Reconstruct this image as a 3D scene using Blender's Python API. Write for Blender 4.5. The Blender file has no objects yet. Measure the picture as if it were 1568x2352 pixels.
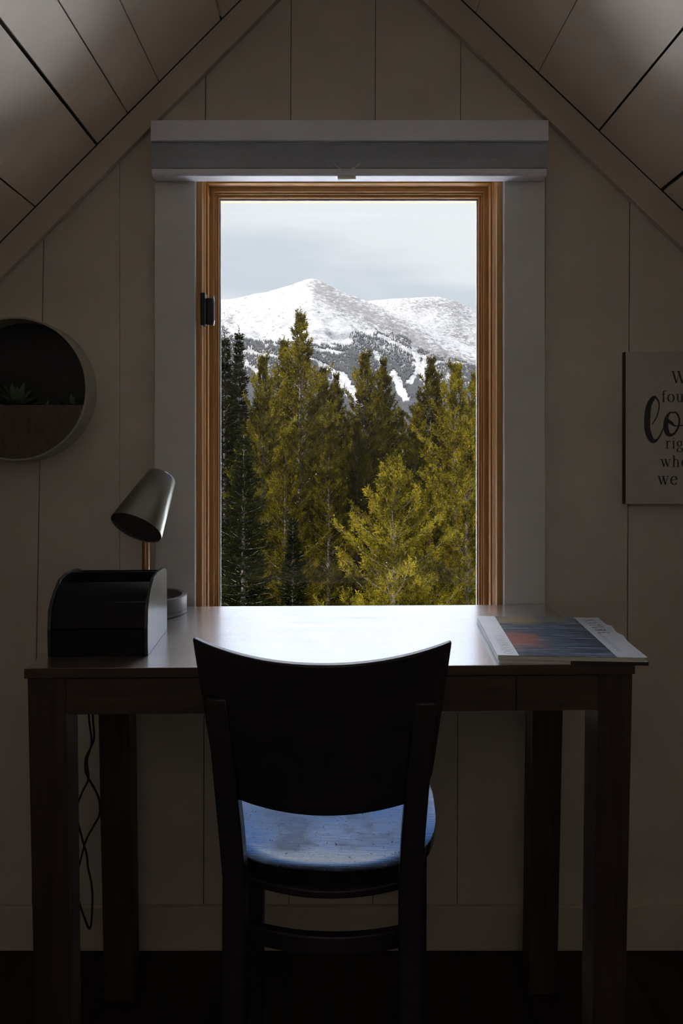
import bpy, math, random
import numpy as np
from mathutils import Vector, Matrix, noise

random.seed(7)
C = bpy.context.scene.collection
PI = math.pi
F = 1800.0            # focal length in pixels of the 1568x2352 frame
ZC = 1.09             # eye height
VX, VY = 771.0, 1035.0

def wx(px, Y): return (px - VX) * Y / F
def wz(py, Y): return ZC - (py - VY) * Y / F

# ------------------------------------------------------------------ helpers
class MB:
    """collects polygons, builds one mesh"""
    def __init__(s): s.v = []; s.f = []; s.mi = []
    def add(s, vs, fs, mi=0):
        n = len(s.v)
        s.v += [tuple(v) for v in vs]
        for f in fs:
            s.f.append([i + n for i in f]); s.mi.append(mi)
        return s
    def box(s, x0, x1, y0, y1, z0, z1, mi=0):
        vs = [(x0,y0,z0),(x1,y0,z0),(x1,y1,z0),(x0,y1,z0),(x0,y0,z1),(x1,y0,z1),(x1,y1,z1),(x0,y1,z1)]
        return s.add(vs, [(0,3,2,1),(4,5,6,7),(0,1,5,4),(1,2,6,5),(2,3,7,6),(3,0,4,7)], mi)
    def hexa(s, b, t, mi=0):
        """b, t: 4 points bottom, 4 top (ccw from above)"""
        return s.add(list(b) + list(t), [(0,3,2,1),(4,5,6,7),(0,1,5,4),(1,2,6,5),(2,3,7,6),(3,0,4,7)], mi)
    def prism(s, poly, axis, a0, a1, mi=0):
        """poly: 2D points (ccw), extruded along axis: 'y' -> (x,z), 'x' -> (y,z), 'z' -> (x,y)"""
        n = len(poly)
        def P(p, a):
            return {'y': (p[0], a, p[1]), 'x': (a, p[0], p[1]), 'z': (p[0], p[1], a)}[axis]
        vs = [P(p, a0) for p in poly] + [P(p, a1) for p in poly]
        fs = [tuple(range(n)), tuple(range(2*n-1, n-1, -1))]
        fs += [(i, i+n, (i+1) % n + n, (i+1) % n) for i in range(n)]
        return s.add(vs, fs, mi)
    def tube(s, pts, r, seg=10, closed=False, cap=True, mi=0):
        pts = [Vector(p) for p in pts]; n = len(pts)
        rr = r if isinstance(r, (list, tuple)) else [r] * n
        up = None; rings = []
        for i, p in enumerate(pts):
            if closed: t = pts[(i+1) % n] - pts[i-1]
            else: t = pts[min(i+1, n-1)] - pts[max(i-1, 0)]
            t.normalize()
            if up is None:
                up = Vector((0,0,1)) if abs(t.z) < .9 else Vector((1,0,0))
            a = t.cross(up); a.normalize(); b = a.cross(t); up = b
            rings.append([p + (a*math.cos(k*2*PI/seg) + b*math.sin(k*2*PI/seg)) * rr[i] for k in range(seg)])
        vs = [v for rg in rings for v in rg]; fs = []
        for i in range(n if closed else n-1):
            j = (i+1) % n
            for k in range(seg):
                l = (k+1) % seg
                fs.append((i*seg+k, i*seg+l, j*seg+l, j*seg+k))
        if cap and not closed:
            fs.append(tuple(range(seg-1, -1, -1))); fs.append(tuple((n-1)*seg + k for k in range(seg)))
        return s.add(vs, fs, mi)
    def lathe(s, prof, seg=64, mi=0, M=None):
        """prof: (r, z) list, revolved around z"""
        vs = []; fs = []; m = len(prof)
        for k in range(seg):
            a = 2*PI*k/seg
            for r, z in prof:
                v = Vector((r*math.cos(a), r*math.sin(a), z))
                vs.append(M @ v if M else v)
        for k in range(seg):
            l = (k+1) % seg
            for i in range(m-1):
                fs.append((k*m+i, l*m+i, l*m+i+1, k*m+i+1))
        return s.add(vs, fs, mi)
    def build(s, name, mats, parent=None, smooth=False, bevel=0, bseg=2, angle=35, loc=None):
        me = bpy.data.meshes.new(name)
        me.from_pydata(s.v, [], s.f)
        if not isinstance(mats, (list, tuple)): mats = [mats]
        for m in mats: me.materials.append(m)
        me.polygons.foreach_set('material_index', s.mi)
        import bmesh
        bm = bmesh.new(); bm.from_mesh(me)
        bmesh.ops.remove_doubles(bm, verts=bm.verts, dist=1e-6)
        bmesh.ops.recalc_face_normals(bm, faces=bm.faces)
        bm.to_mesh(me); bm.free()
        if smooth:
            for p in me.polygons: p.use_smooth = True
            me.set_sharp_from_angle(angle=math.radians(angle))
        o = bpy.data.objects.new(name, me); C.objects.link(o)
        if parent: o.parent = parent
        if loc: o.location = loc
        if bevel:
            b = o.modifiers.new('bevel', 'BEVEL'); b.width = bevel; b.segments = bseg
            b.limit_method = 'ANGLE'; b.angle_limit = math.radians(30)
        return o

def tag(o, label=None, cat=None, group=None, kind=None):
    if label: o['label'] = label
    if cat: o['category'] = cat
    if group: o['group'] = group
    if kind: o['kind'] = kind
    return o
def empty(name, loc=(0,0,0), rz=0.0):
    o = bpy.data.objects.new(name, None); C.objects.link(o)
    o.location = loc; o.rotation_euler = (0,0,rz); o.empty_display_size = .1
    return o

# ------------------------------------------------------------------ materials
def new_mat(name):
    m = bpy.data.materials.new(name); m.use_nodes = True
    nt = m.node_tree; b = nt.nodes['Principled BSDF']
    return m, nt, b
def N(nt, t, **kw):
    n = nt.nodes.new(t)
    for k, v in kw.items():
        if k in n.inputs: n.inputs[k].default_value = v
        else: setattr(n, k, v)
    return n
def coords(nt, scale=(1,1,1), rot=(0,0,0), src='Object'):
    tc = N(nt, 'ShaderNodeTexCoord'); mp = N(nt, 'ShaderNodeMapping')
    mp.inputs['Scale'].default_value = scale; mp.inputs['Rotation'].default_value = rot
    nt.links.new(tc.outputs[src], mp.inputs['Vector'])
    return mp.outputs['Vector']
def ramp(nt, fac, stops, interp='LINEAR'):
    r = N(nt, 'ShaderNodeValToRGB'); e = r.color_ramp.elements; r.color_ramp.interpolation = interp
    e[0].position, e[0].color = stops[0][0], (*stops[0][1], 1)
    e[1].position, e[1].color = stops[-1][0], (*stops[-1][1], 1)
    for p, c in stops[1:-1]:
        x = e.new(p); x.color = (*c, 1)
    nt.links.new(fac, r.inputs['Fac']); return r.outputs['Color']
def noise_tex(nt, vec, scale, detail=4, rough=.55):
    n = N(nt, 'ShaderNodeTexNoise', Scale=scale, Detail=detail, Roughness=rough)
    nt.links.new(vec, n.inputs['Vector']); return n.outputs['Fac']
def bump(nt, b, h, strength=.2, dist=.002):
    n = N(nt, 'ShaderNodeBump', Strength=strength, Distance=dist)
    nt.links.new(h, n.inputs['Height']); nt.links.new(n.outputs['Normal'], b.inputs['Normal'])
def simple(name, col, rough=.5, metal=0, var=.15, nscale=20, stretch=(1,1,1), bmp=.1, bd=.001, spec=.5, coat=0):
    m, nt, b = new_mat(name)
    v = coords(nt, stretch); f = noise_tex(nt, v, nscale)
    lo = tuple(c*(1-var) for c in col); hi = tuple(min(1, c*(1+var)) for c in col)
    nt.links.new(ramp(nt, f, [(.3, lo), (.7, hi)]), b.inputs['Base Color'])
    b.inputs['Roughness'].default_value = rough; b.inputs['Metallic'].default_value = metal
    b.inputs['Specular IOR Level'].default_value = spec; b.inputs['Coat Weight'].default_value = coat
    if bmp: bump(nt, b, f, bmp, bd)
    return m
def wood(name, dark, light, grain=(1,1,1), scale=8, rough=.4, spec=.5, bmp=.15, ior=1.45):
    m, nt, b = new_mat(name)
    v = coords(nt, grain); f = noise_tex(nt, v, scale, 8, .65)
    f2 = noise_tex(nt, v, scale*.25, 3)
    mx = N(nt, 'ShaderNodeMath', operation='MULTIPLY_ADD'); mx.inputs[1].default_value = .6
    nt.links.new(f, mx.inputs[0]); 
    m2 = N(nt, 'ShaderNodeMath', operation='MULTIPLY'); m2.inputs[1].default_value = .4
    nt.links.new(f2, m2.inputs[0]); nt.links.new(m2.outputs[0], mx.inputs[2])
    nt.links.new(ramp(nt, mx.outputs[0], [(.35, dark), (.65, light)]), b.inputs['Base Color'])
    b.inputs['Roughness'].default_value = rough; b.inputs['Specular IOR Level'].default_value = spec
    b.inputs['IOR'].default_value = ior
    bump(nt, b, f, bmp, .0008)
    return m

M = {}
M['wall'] = simple('painted_wall', (.60,.56,.51), .65, nscale=6, var=.06, bmp=.08)
M['ceil'] = simple('painted_ceiling', (.76,.68,.60), .6, nscale=5, var=.06, bmp=.08)
M['gap'] = simple('gap_dark', (.012,.010,.008), .9, bmp=0)
M['trim'] = simple('painted_trim', (.58,.53,.47), .55, nscale=9, var=.05, bmp=.06)
M['casing'] = simple('white_casing', (.68,.69,.69), .32, nscale=9, var=.04, bmp=.05)
M['floor'] = wood('dark_floor', (.012,.009,.007), (.035,.026,.02), (14,1,1), 3, .5, .3)
M['pine_v'] = wood('window_wood_v', (.40,.195,.065), (.62,.35,.13), (30,30,1.2), 3, .30)
M['pine_h'] = wood('window_wood_h', (.40,.195,.065), (.62,.35,.13), (1.2,30,30), 3, .30)
M['seal'] = simple('sash_seal', (.35,.36,.38), .5, bmp=0)
M['blackmetal'] = simple('black_metal', (.02,.022,.025), .32, .2, bmp=0)
M['blind'] = simple('blind_cassette', (.77,.80,.90), .5, var=.03, bmp=.03)
M['blind2'] = simple('blind_fabric', (.36,.40,.46), .75, var=.08, nscale=300, bmp=.1)
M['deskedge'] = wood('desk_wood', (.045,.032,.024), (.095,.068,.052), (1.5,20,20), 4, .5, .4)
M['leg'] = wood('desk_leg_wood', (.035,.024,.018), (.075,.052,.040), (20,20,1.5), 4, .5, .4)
M['chair'] = simple('chair_lacquer', (.022,.018,.023), .38, var=.3, nscale=40, bmp=.05)
M['leather'] = simple('black_leather', (.006,.0055,.008), .5, var=.2, nscale=220, bmp=.06, bd=.0003, spec=.2)
M['leather_side'] = simple('black_leather_side', (.020,.020,.024), .27, var=.1, nscale=220, bmp=0, spec=1.0)  # same leather, lighter and glossier to carry the window light on the sides
M['lamp'] = simple('lamp_grey', (.26,.265,.25), .33, .65, var=.03, bmp=.03)
M['lampin'] = simple('lamp_inner', (.055,.055,.058), .6, bmp=.03)
M['lampbase'] = simple('lamp_base_grey', (.17,.17,.19), .42, var=.08, nscale=60, bmp=.08)
M['copper'] = simple('copper_pole', (.45,.27,.20), .3, .8, bmp=0)
M['cord'] = simple('black_cord', (.008,.008,.008), .5, bmp=0)
M['paper'] = simple('page_block', (.75,.74,.72), .7, var=.1, nscale=200, stretch=(1,1,20), bmp=.1)
M['white'] = simple('cover_white', (.60,.64,.70), .4, var=.06, nscale=12, bmp=0)
M['ink'] = simple('cover_ink', (.05,.07,.11), .5, bmp=0)
M['ink2'] = simple('cover_faint_ink', (.33,.37,.44), .5, bmp=0)
M['darkbook'] = simple('dark_cover', (.035,.03,.03), .5, bmp=0)
M['signface'] = simple('sign_face', (.50,.47,.44), .6, nscale=30, var=.05, bmp=.05)
M['signside'] = wood('sign_side', (.02,.012,.010), (.04,.025,.02), (20,20,1), 4, .6)
M['signink'] = simple('sign_ink', (.045,.045,.05), .7, bmp=0)
M['planter_ring'] = simple('planter_ring', (.38,.38,.32), .5, nscale=14, var=.1, bmp=.05)
M['planter_back'] = simple('planter_back', (.024,.026,.030), .5, nscale=10, var=.4, bmp=.05)
M['planter_front'] = simple('planter_front', (.10,.08,.06), .6, nscale=30, var=.25, stretch=(3,1,1), bmp=.2)
M['succ'] = simple('succulent_green', (.13,.20,.12), .5, nscale=30, var=.35, bmp=.05)
M['soil'] = simple('dark_moss', (.02,.03,.015), .9, nscale=60, var=.5, bmp=.4, bd=.004)
M['clear'] = simple('pull_plastic', (.72,.74,.68), .2, bmp=0)

def desk_top_mat():
    m, nt, b = new_mat('desk_top')
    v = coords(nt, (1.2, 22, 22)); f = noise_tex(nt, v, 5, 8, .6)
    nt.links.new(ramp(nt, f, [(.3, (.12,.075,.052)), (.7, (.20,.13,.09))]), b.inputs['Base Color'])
    r = N(nt, 'ShaderNodeMapRange'); r.inputs['To Min'].default_value = .42; r.inputs['To Max'].default_value = .5
    nt.links.new(f, r.inputs['Value']); nt.links.new(r.outputs['Result'], b.inputs['Roughness'])
    bump(nt, b, f, .05, .0004)
    # thick satin varnish: strong sheen at grazing angles
    gl = N(nt, 'ShaderNodeBsdfGlossy'); gl.inputs['Color'].default_value = (.96,.97,1,1)
    r2 = N(nt, 'ShaderNodeMapRange'); r2.inputs['To Min'].default_value = .17; r2.inputs['To Max'].default_value = .30
    nt.links.new(f, r2.inputs['Value']); nt.links.new(r2.outputs['Result'], gl.inputs['Roughness'])
    fr = N(nt, 'ShaderNodeFresnel', IOR=1.5); k = N(nt, 'ShaderNodeMath', operation='MULTIPLY', use_clamp=True); k.inputs[1].default_value = 2.45
    mx = N(nt, 'ShaderNodeMixShader'); nt.links.new(fr.outputs[0], k.inputs[0]); nt.links.new(k.outputs[0], mx.inputs[0])
    nt.links.new(b.outputs[0], mx.inputs[1]); nt.links.new(gl.outputs[0], mx.inputs[2])
    nt.links.new(mx.outputs[0], nt.nodes['Material Output'].inputs['Surface'])
    return m
M['desktop'] = desk_top_mat()

def seat_mat():
    m, nt, b = new_mat('worn_seat')
    v = coords(nt, (1,1,1)); f = noise_tex(nt, v, 9, 4, .6)
    v2 = coords(nt, (1,9,1)); g = noise_tex(nt, v2, 26, 6, .6)
    s = noise_tex(nt, coords(nt, (120,60,1), (0,0,.3)), 1.6, 6, .8)
    nt.links.new(ramp(nt, g, [(.35, (.010,.011,.014)), (.7, (.022,.023,.028))]), b.inputs['Base Color'])
    mr = N(nt, 'ShaderNodeMath', operation='ADD')
    c1 = ramp(nt, g, [(.3, (.10,)*3), (.7, (.17,)*3)])
    c2 = ramp(nt, s, [(.60, (0,)*3), (.66, (.5,)*3)])
    c3 = ramp(nt, f, [(.48, (0,)*3), (.62, (.16,)*3)])
    m3 = N(nt, 'ShaderNodeMath', operation='ADD'); nt.links.new(c1, m3.inputs[0]); nt.links.new(c3, m3.inputs[1])
    nt.links.new(m3.outputs[0], mr.inputs[0]); nt.links.new(c2, mr.inputs[1])
    nt.links.new(mr.outputs[0], b.inputs['Roughness'])
    b.inputs['IOR'].default_value = 1.5
    bump(nt, b, g, .16, .0008)
    return m
M['seat'] = seat_mat()

def glass_mat():
    m = bpy.data.materials.new('window_glass'); m.use_nodes = True
    nt = m.node_tree; nt.nodes.clear()
    out = N(nt, 'ShaderNodeOutputMaterial'); t = N(nt, 'ShaderNodeBsdfTransparent'); g = N(nt, 'ShaderNodeBsdfGlossy')
    g.inputs['Roughness'].default_value = .02
    t.inputs['Color'].default_value = (.97,.98,.98,1)
    fr = N(nt, 'ShaderNodeFresnel', IOR=1.35); mx = N(nt, 'ShaderNodeMixShader')
    nt.links.new(fr.outputs[0], mx.inputs[0]); nt.links.new(t.outputs[0], mx.inputs[1]); nt.links.new(g.outputs[0], mx.inputs[2])
    nt.links.new(mx.outputs[0], out.inputs['Surface'])
    return m
M['glass'] = glass_mat()

def cover_mat():
    """aspen wood photograph printed on the magazine cover: pale trunks run along the cover's height"""
    m, nt, b = new_mat('cover_photo')
    tc = N(nt, 'ShaderNodeTexCoord'); sp = N(nt, 'ShaderNodeSeparateXYZ'); nt.links.new(tc.outputs['Object'], sp.inputs[0])
    st = noise_tex(nt, coords(nt, (9,150,1)), 1, 6, .75)
    base = ramp(nt, st, [(.38, (.008,.013,.028)), (.50, (.035,.055,.10)), (.57, (.10,.14,.20)), (.62, (.50,.60,.72)), (.68, (.06,.09,.15))])
    bl = noise_tex(nt, coords(nt, (22,22,1)), 1, 4, .6)
    # red foliage low left, ochre foliage far left
    def blob(cx, cy, sx, sy):
        mp = N(nt, 'ShaderNodeMapping', vector_type='POINT')
        mp.inputs['Location'].default_value = (-cx/sx, -cy/sy, 0); mp.inputs['Scale'].default_value = (1/sx, 1/sy, 0)
        nt.links.new(tc.outputs['Object'], mp.inputs['Vector'])
        ln = N(nt, 'ShaderNodeVectorMath', operation='LENGTH'); nt.links.new(mp.outputs[0], ln.inputs[0])
        ad = N(nt, 'ShaderNodeMath', operation='MULTIPLY_ADD'); ad.inputs[1].default_value = 2.2
        nt.links.new(bl, ad.inputs[0]); nt.links.new(ln.outputs['Value'], ad.inputs[2])
        return ramp(nt, ad.outputs[0], [(.0, (1,)*3), (.9, (1,)*3), (1.0, (0,)*3)]) , ad
    def mixc(fac, a, col):
        mx = N(nt, 'ShaderNodeMix', data_type='RGBA')
        nt.links.new(fac, mx.inputs[0]); nt.links.new(a, mx.inputs[6]); mx.inputs[7].default_value = (*col, 1)
        return mx.outputs[2]
    def blob2(cx, cy, sx, sy):
        _, ad = blob(cx, cy, sx, sy)
        mr = N(nt, 'ShaderNodeMapRange'); mr.inputs['From Min'].default_value = 1.55; mr.inputs['From Max'].default_value = 2.1
        mr.inputs['To Min'].default_value = .85; mr.inputs['To Max'].default_value = 0
        nt.links.new(ad.outputs[0], mr.inputs['Value']); return mr.outputs['Result']
    c = mixc(blob2(-.060,-.035,.040,.075), base, (.28,.075,.06))
    c = mixc(blob2(-.045,.115,.06,.04), c, (.27,.19,.08))
    c = mixc(blob2(.03,.12,.04,.025), c, (.18,.17,.08))
    nt.links.new(c, b.inputs['Base Color']); b.inputs['Roughness'].default_value = .33
    return m
M['cover'] = cover_mat()

def foliage(name, dark, light, scale=1.6):
    m, nt, b = new_mat(name)
    f = noise_tex(nt, coords(nt), scale, 3, .6)
    nt.links.new(ramp(nt, f, [(.38, dark), (.62, light)]), b.inputs['Base Color'])
    b.inputs['Roughness'].default_value = .9; b.inputs['Specular IOR Level'].default_value = 0
    tr = N(nt, 'ShaderNodeBsdfTranslucent'); mx = N(nt, 'ShaderNodeMixShader'); mx.inputs[0].default_value = .10
    nt.links.new(ramp(nt, f, [(.35, dark), (.68, light)]), tr.inputs['Color'])
    nt.links.new(b.outputs[0], mx.inputs[1]); nt.links.new(tr.outputs[0], mx.inputs[2])
    nt.links.new(mx.outputs[0], nt.nodes['Material Output'].inputs['Surface'])
    return m
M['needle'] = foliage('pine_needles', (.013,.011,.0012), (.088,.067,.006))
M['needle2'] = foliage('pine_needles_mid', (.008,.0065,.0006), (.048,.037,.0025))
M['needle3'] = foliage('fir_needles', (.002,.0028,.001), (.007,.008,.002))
M['bark'] = simple('bark', (.045,.034,.028), .9, nscale=6, var=.4, stretch=(4,4,1), bmp=.3, bd=.02)
M['snow'] = simple('snow_ground', (.86,.87,.88), .7, nscale=.4, var=.04, bmp=.2, bd=.1)

def mountain_mat():
    m, nt, b = new_mat('snowy_mountain')
    tc = N(nt, 'ShaderNodeTexCoord')
    at = N(nt, 'ShaderNodeAttribute', attribute_name='rock')
    # streaks running down to the right
    n1 = noise_tex(nt, coords(nt, (.040,.012,.06), (0,.5,.2)), 1, 9, .72)
    n2 = noise_tex(nt, coords(nt, (.13,.04,.18), (0,.4,.3)), 1, 6, .7)
    a1 = N(nt, 'ShaderNodeMath', operation='ADD'); nt.links.new(n1, a1.inputs[0]); nt.links.new(at.outputs['Fac'], a1.inputs[1])
    a2 = N(nt, 'ShaderNodeMath', operation='MULTIPLY_ADD'); a2.inputs[1].default_value = .5
    nt.links.new(n2, a2.inputs[0]); nt.links.new(a1.outputs[0], a2.inputs[2])
    col = ramp(nt, a2.outputs[0], [(0, (.092,.091,.090)), (.78, (.089,.088,.088)), (.845, (.050,.048,.049)), (.92, (.020,.019,.0205))])
    nt.links.new(col, b.inputs['Base Color']); b.inputs['Roughness'].default_value = .8
    b.inputs['Specular IOR Level'].default_value = .1
    bump(nt, b, n1, .5, 30)
    return m
M['mountain'] = mountain_mat()
M['farforest'] = simple('far_forest', (.0135,.0142,.0155), .9, nscale=.01, var=.2, bmp=0, spec=.1)  # grey distance haze is mixed into the tree colour

# ------------------------------------------------------------------ the room
YW = 1.72              # face of the boarded gable wall
YB = 1.87              # back of the wall
def zl(x): return 2.2776 + 1.009*x     # left ceiling plane
def zr(x): return 2.3283 - .951*x      # right ceiling plane
XA = (2.3283-2.2776)/(1.009+.951); ZA = zl(XA)
def zroof(x): return zl(x) if x < XA else zr(x)
XL, XR, YBACK = -1.30, 1.34, -2.7

# window opening in the wall
OX0, OX1, OZ0, OZ1 = -.3052, .3650, .576, 1.709
# boards of the gable wall: seams as (x at top z, x at floor)
seams = [(-1.30,-1.30), (-1.005,-1.03), (-.8185,-.838), (-.633,-.668), (-.474,-.474), (-.2855,-.2905), (-.0985,-.1035), (.087,.081),
         (.2745,.2655), (.4615,.453), (.647,.636), (.838,.824), (1.02,1.01), (1.34,1.34)]
def seam_x(s, z): return s[1] + (s[0]-s[1]) * z / 2.0
w = MB(); rnd = random.Random(3)
def board_poly(a, b, z0, z1f, x0=None, x1=None):
    pass
def clip_poly(poly, f):
    out = []
    for i in range(len(poly)):
        p, q = poly[i], poly[(i+1) % len(poly)]
        fp, fq = f(p), f(q)
        if fp >= 0: out.append(p)
        if (fp > 0) != (fq > 0) and abs(fp-fq) > 1e-12:
            t = fp/(fp-fq); out.append((p[0]+(q[0]-p[0])*t, p[1]+(q[1]-p[1])*t))
    return out
def area(p): return abs(sum(p[i][0]*p[(i+1)%len(p)][1]-p[(i+1)%len(p)][0]*p[i][1] for i in range(len(p))))/2
bounds = [(XL, XR)]
m_ = .012
for i in range(len(seams)-1):
    g0 = [.0007,.0007,.0005,.0011,.0005,.0010,.0007][i % 7]
    ga, gb = g0, [.0007,.0007,.0005,.0011,.0005,.0010,.0007][(i+1) % 7]
    a, b = seams[i], seams[i+1]
    if i == 0: ga = -.0
    if i == len(seams)-2: gb = 0
    poly = [(seam_x(a,0)+ga, 0), (seam_x(b,0)-gb, 0), (seam_x(b,2.5)-gb, 2.5), (seam_x(a,2.5)+ga, 2.5)]
    poly = clip_poly(poly, lambda p: zl(p[0])-p[1]); poly = clip_poly(poly, lambda p: zr(p[0])-p[1])
    # cut out the window
    pieces = [clip_poly(poly, lambda p: OX0-p[0]), clip_poly(poly, lambda p: p[0]-OX1)]
    mid = clip_poly(clip_poly(poly, lambda p: p[0]-OX0), lambda p: OX1-p[0])
    if len(mid) > 2:
        pieces += [clip_poly(mid, lambda p: OZ0-p[1]), clip_poly(mid, lambda p: p[1]-OZ1)]
    for pc in pieces:
        if len(pc) > 2 and area(pc) > 1e-4: w.prism(pc, 'y', YW, YW+.016)
wall_poly = [(XL-.15,0-.1),(XR+.15,-.1),(XR+.15,zr(XR+.15)),(XA,ZA),(XL-.15,zl(XL-.15))]
for pc in (clip_poly(wall_poly, lambda p: OX0-p[0]), clip_poly(wall_poly, lambda p: p[0]-OX1)):
    w.prism(pc, 'y', YW+.0165, YB, 1)
mid = clip_poly(clip_poly(wall_poly, lambda p: p[0]-OX0), lambda p: OX1-p[0])
for pc in (clip_poly(mid, lambda p: OZ0-p[1]), clip_poly(mid, lambda p: p[1]-OZ1)):
    w.prism(pc, 'y', YW+.0165, YB, 1)
tag(w.build('wall_front', [M['wall'], M['gap']]), kind='structure', label='boarded gable wall around the window')

# ceiling: boards running towards the viewer, dark gaps between
def ceiling_side(side):
    c = MB()
    if side == 'left':
        pos = [-1.32,-1.125,-.93,-.79,-.6525,-.5185,-.4515,-.3835,-.2485,-.11,XA]   # seam x at the slope
        gw = [0,.001,.001,.001,.0018,.0032,.0014,.0014,.0032,.001,0]
    else:
        pos = [XA,.17,.303,.4391,.5713,.7073,.84,1.03,1.18,1.36]
        gw = [0,.001,.001,.0008,.0020,.0045,.001,.001,.001,0]
    sg = 1 if side == 'left' else -1
    zf = zl if side == 'left' else zr
    nx, nz = (-1.009, 1.0) if side == 'left' else (.951, 1.0)
    L = math.hypot(nx, nz); nx /= L; nz /= L
    th = .016
    rnd = random.Random(5)
    joints = {4:[1.494-.0,.2], 6:[.5], 3:[.9], 7:[-.4]} if side == 'left' else {2:[.3], 5:[.7], 6:[-.2], 3:[-.6]}
    for i in range(len(pos)-1):
        x0, x1 = pos[i]+gw[i]*.7, pos[i+1]-gw[i+1]*.7
        ys = [YBACK] + sorted(joints.get(i, [])) + [YW-.001]
        for j in range(len(ys)-1):
            y0, y1 = ys[j] + (.0007 if j else 0), ys[j+1] - (.0007 if j < len(ys)-2 else 0)
            if j == len(ys)-2: y1 = 1.7005 - (.0012 if side == 'left' else .001)
            d = rnd.uniform(-.0006,.0006)
            b4 = [(x0,y0,zf(x0)+d),(x1,y0,zf(x1)+d),(x1,y1,zf(x1)+d),(x0,y1,zf(x0)+d)]
            t4 = [(x+nx*th,y,z+nz*th) for x,y,z in b4]
            c.hexa(b4, t4)
    # backing
    xa, xb = (pos[0]-.1, XA+.02) if side == 'left' else (XA-.02, pos[-1]+.1)
    o = .017
    b4 = [(xa+nx*o,YBACK-.1,zf(xa)+nz*o),(xb+nx*o,YBACK-.1,zf(xb)+nz*o),(xb+nx*o,YB+.25,zf(xb)+nz*o),(xa+nx*o,YB+.25,zf(xa)+nz*o)]
    t4 = [(x+nx*.12,y,z+nz*.12) for x,y,z in b4]
    c.hexa(b4, t4, 1)
    return c.build('ceiling', [M['ceil'], M['gap']])
tag(ceiling_side('left'), kind='structure', label='left slope of the boarded attic ceiling')
tag(ceiling_side('right'), kind='structure', label='right slope of the boarded attic ceiling')

# rake trims: board along each slope on the gable wall
def rake(side):
    t = MB()
    if side == 'left':
        top = [(-1.12, zl(-1.12)-.0015), (XA, ZA-.0015)]; dz0 = .077
    else:
        top = [(XA, ZA-.0015), (1.16, zr(1.16)-.0015)]; dz0 = .079
    p = [(top[0][0], top[0][1]-dz0), (top[1][0], top[1][1]-dz0), top[1], top[0]]
    t.prism(p, 'y', 1.702, YW-.0002)
    return t.build('trim_1' if side == 'left' else 'trim_2', M['trim'], bevel=.0015)
tag(rake('left'), kind='structure', label='left rake trim board'); tag(rake('right'), kind='structure', label='right rake trim board')

# floor, other walls
fl = MB()
for k in range(22):
    x0 = XL + k*.12
    fl.box(x0+.0006, min(x0+.1194, XR), YBACK, YW, -.02, 0)
fl.box(XL-.2, XR+.2, YBACK-.2, YB, -.12, -.0202, 1)
tag(fl.build('floor', [M['floor'], M['gap']]), kind='structure')
b = MB(); b.box(XL-.15, XL, YBACK, YW+.01, 0, zl(XL)-.001); tag(b.build('wall_left', M['wall']), kind='structure')
b = MB(); b.box(XR, XR+.15, YBACK, YW+.01, 0, zr(XR)-.001); tag(b.build('wall_right', M['wall']), kind='structure')
b = MB(); b.prism([(XL,0),(XR,0),(XR,zr(XR)-.002),(XA,ZA-.002),(XL,zl(XL)-.002)], 'y', YBACK-.12, YBACK)
tag(b.build('wall_back', M['wall']), kind='structure')
b = MB(); b.box(XL+.002, XR-.002, 1.706, YW-.0005, .0005, .0955)
tag(b.build('baseboard_front', M['trim'], bevel=.0015), kind='structure')

# white casing boards round the window
def casing(name, x0, x1, z0, z1):
    c = MB(); c.box(x0, x1, 1.70, YW-.0003, z0, z1)
    return tag(c.build(name, M['casing'], bevel=.0012), kind='structure')
CXL, CXR = -.3928, .4533
casing('trim_3', CXL, OX0, .522, OZ1)
casing('trim_4', OX1, CXR, .522, OZ1)
casing('trim_5', CXL, CXR, OZ1+.0005, 1.80)
casing('trim_6', OX0+.0005, OX1-.0005, .522, OZ0)

# ------------------------------------------------------------------ the window
win = empty('window_1', ((OX0+OX1)/2, YW+.05, OZ0)); tag(win, kind='structure', label='wood framed window with mountain view')
WX, WY, WZ = win.location
def sweep(name, prof, mats, e=0.0):
    """prof: (u inward from the opening, Y) swept round the opening with mitred corners; jambs and rails get their own grain"""
    m = MB()
    n = len(prof)
    def cor(u, Y): return [(OX0+u, Y, OZ0+u), (OX1-u, Y, OZ0+u), (OX1-u, Y, OZ1-u), (OX0+u, Y, OZ1-u)]
    rings = [cor(u, Y) for u, Y in prof]
    for i in range(n):
        A, B = rings[i], rings[(i+1) % n]
        for k in range(4):
            l = (k+1) % 4
            vs = [A[k], A[l], B[l], B[k]]
            m.add([(x-WX, y-WY, z-WZ) for x,y,z in vs], [(0,1,2,3)], 0 if k in (1,3) else 1)
    return m.build(name, mats, win)
g = .0008
frame_prof = [(.0002,1.7195),(.0118,1.7195),(.0118,1.7275),(.0126,1.7285),(.0118,1.7295),(.0118,1.738),(.0126,1.739),(.0118,1.740),(.0118,1.749),(.0132,1.749),(.0132,1.7636),
              (.0155,1.7636),(.0155,YB-.002),(.0002,YB-.002)]
sash_prof = [(.0160,1.7640),(.0171,1.7640),(.0171,1.794),(.0262,1.794),(.0262,1.803),(.0292,1.803),(.0292,1.813),(.0343,1.813),(.0343,1.850),(.0160,1.850)]
sweep('window_frame', frame_prof, [M['pine_v'], M['pine_h']])
sweep('sash', sash_prof, [M['pine_v'], M['pine_h']])
sweep('glazing_seal', [(.0343,1.822),(.0372,1.824),(.0372,1.832),(.0343,1.834)], [M['seal'], M['seal']])
gl = MB(); gl.box(OX0+.036-WX, OX1-.036-WX, 1.826-WY, 1.830-WY, OZ0+.036-WZ, OZ1-.036-WZ)
gl.build('window_pane', M['glass'], win)
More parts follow.
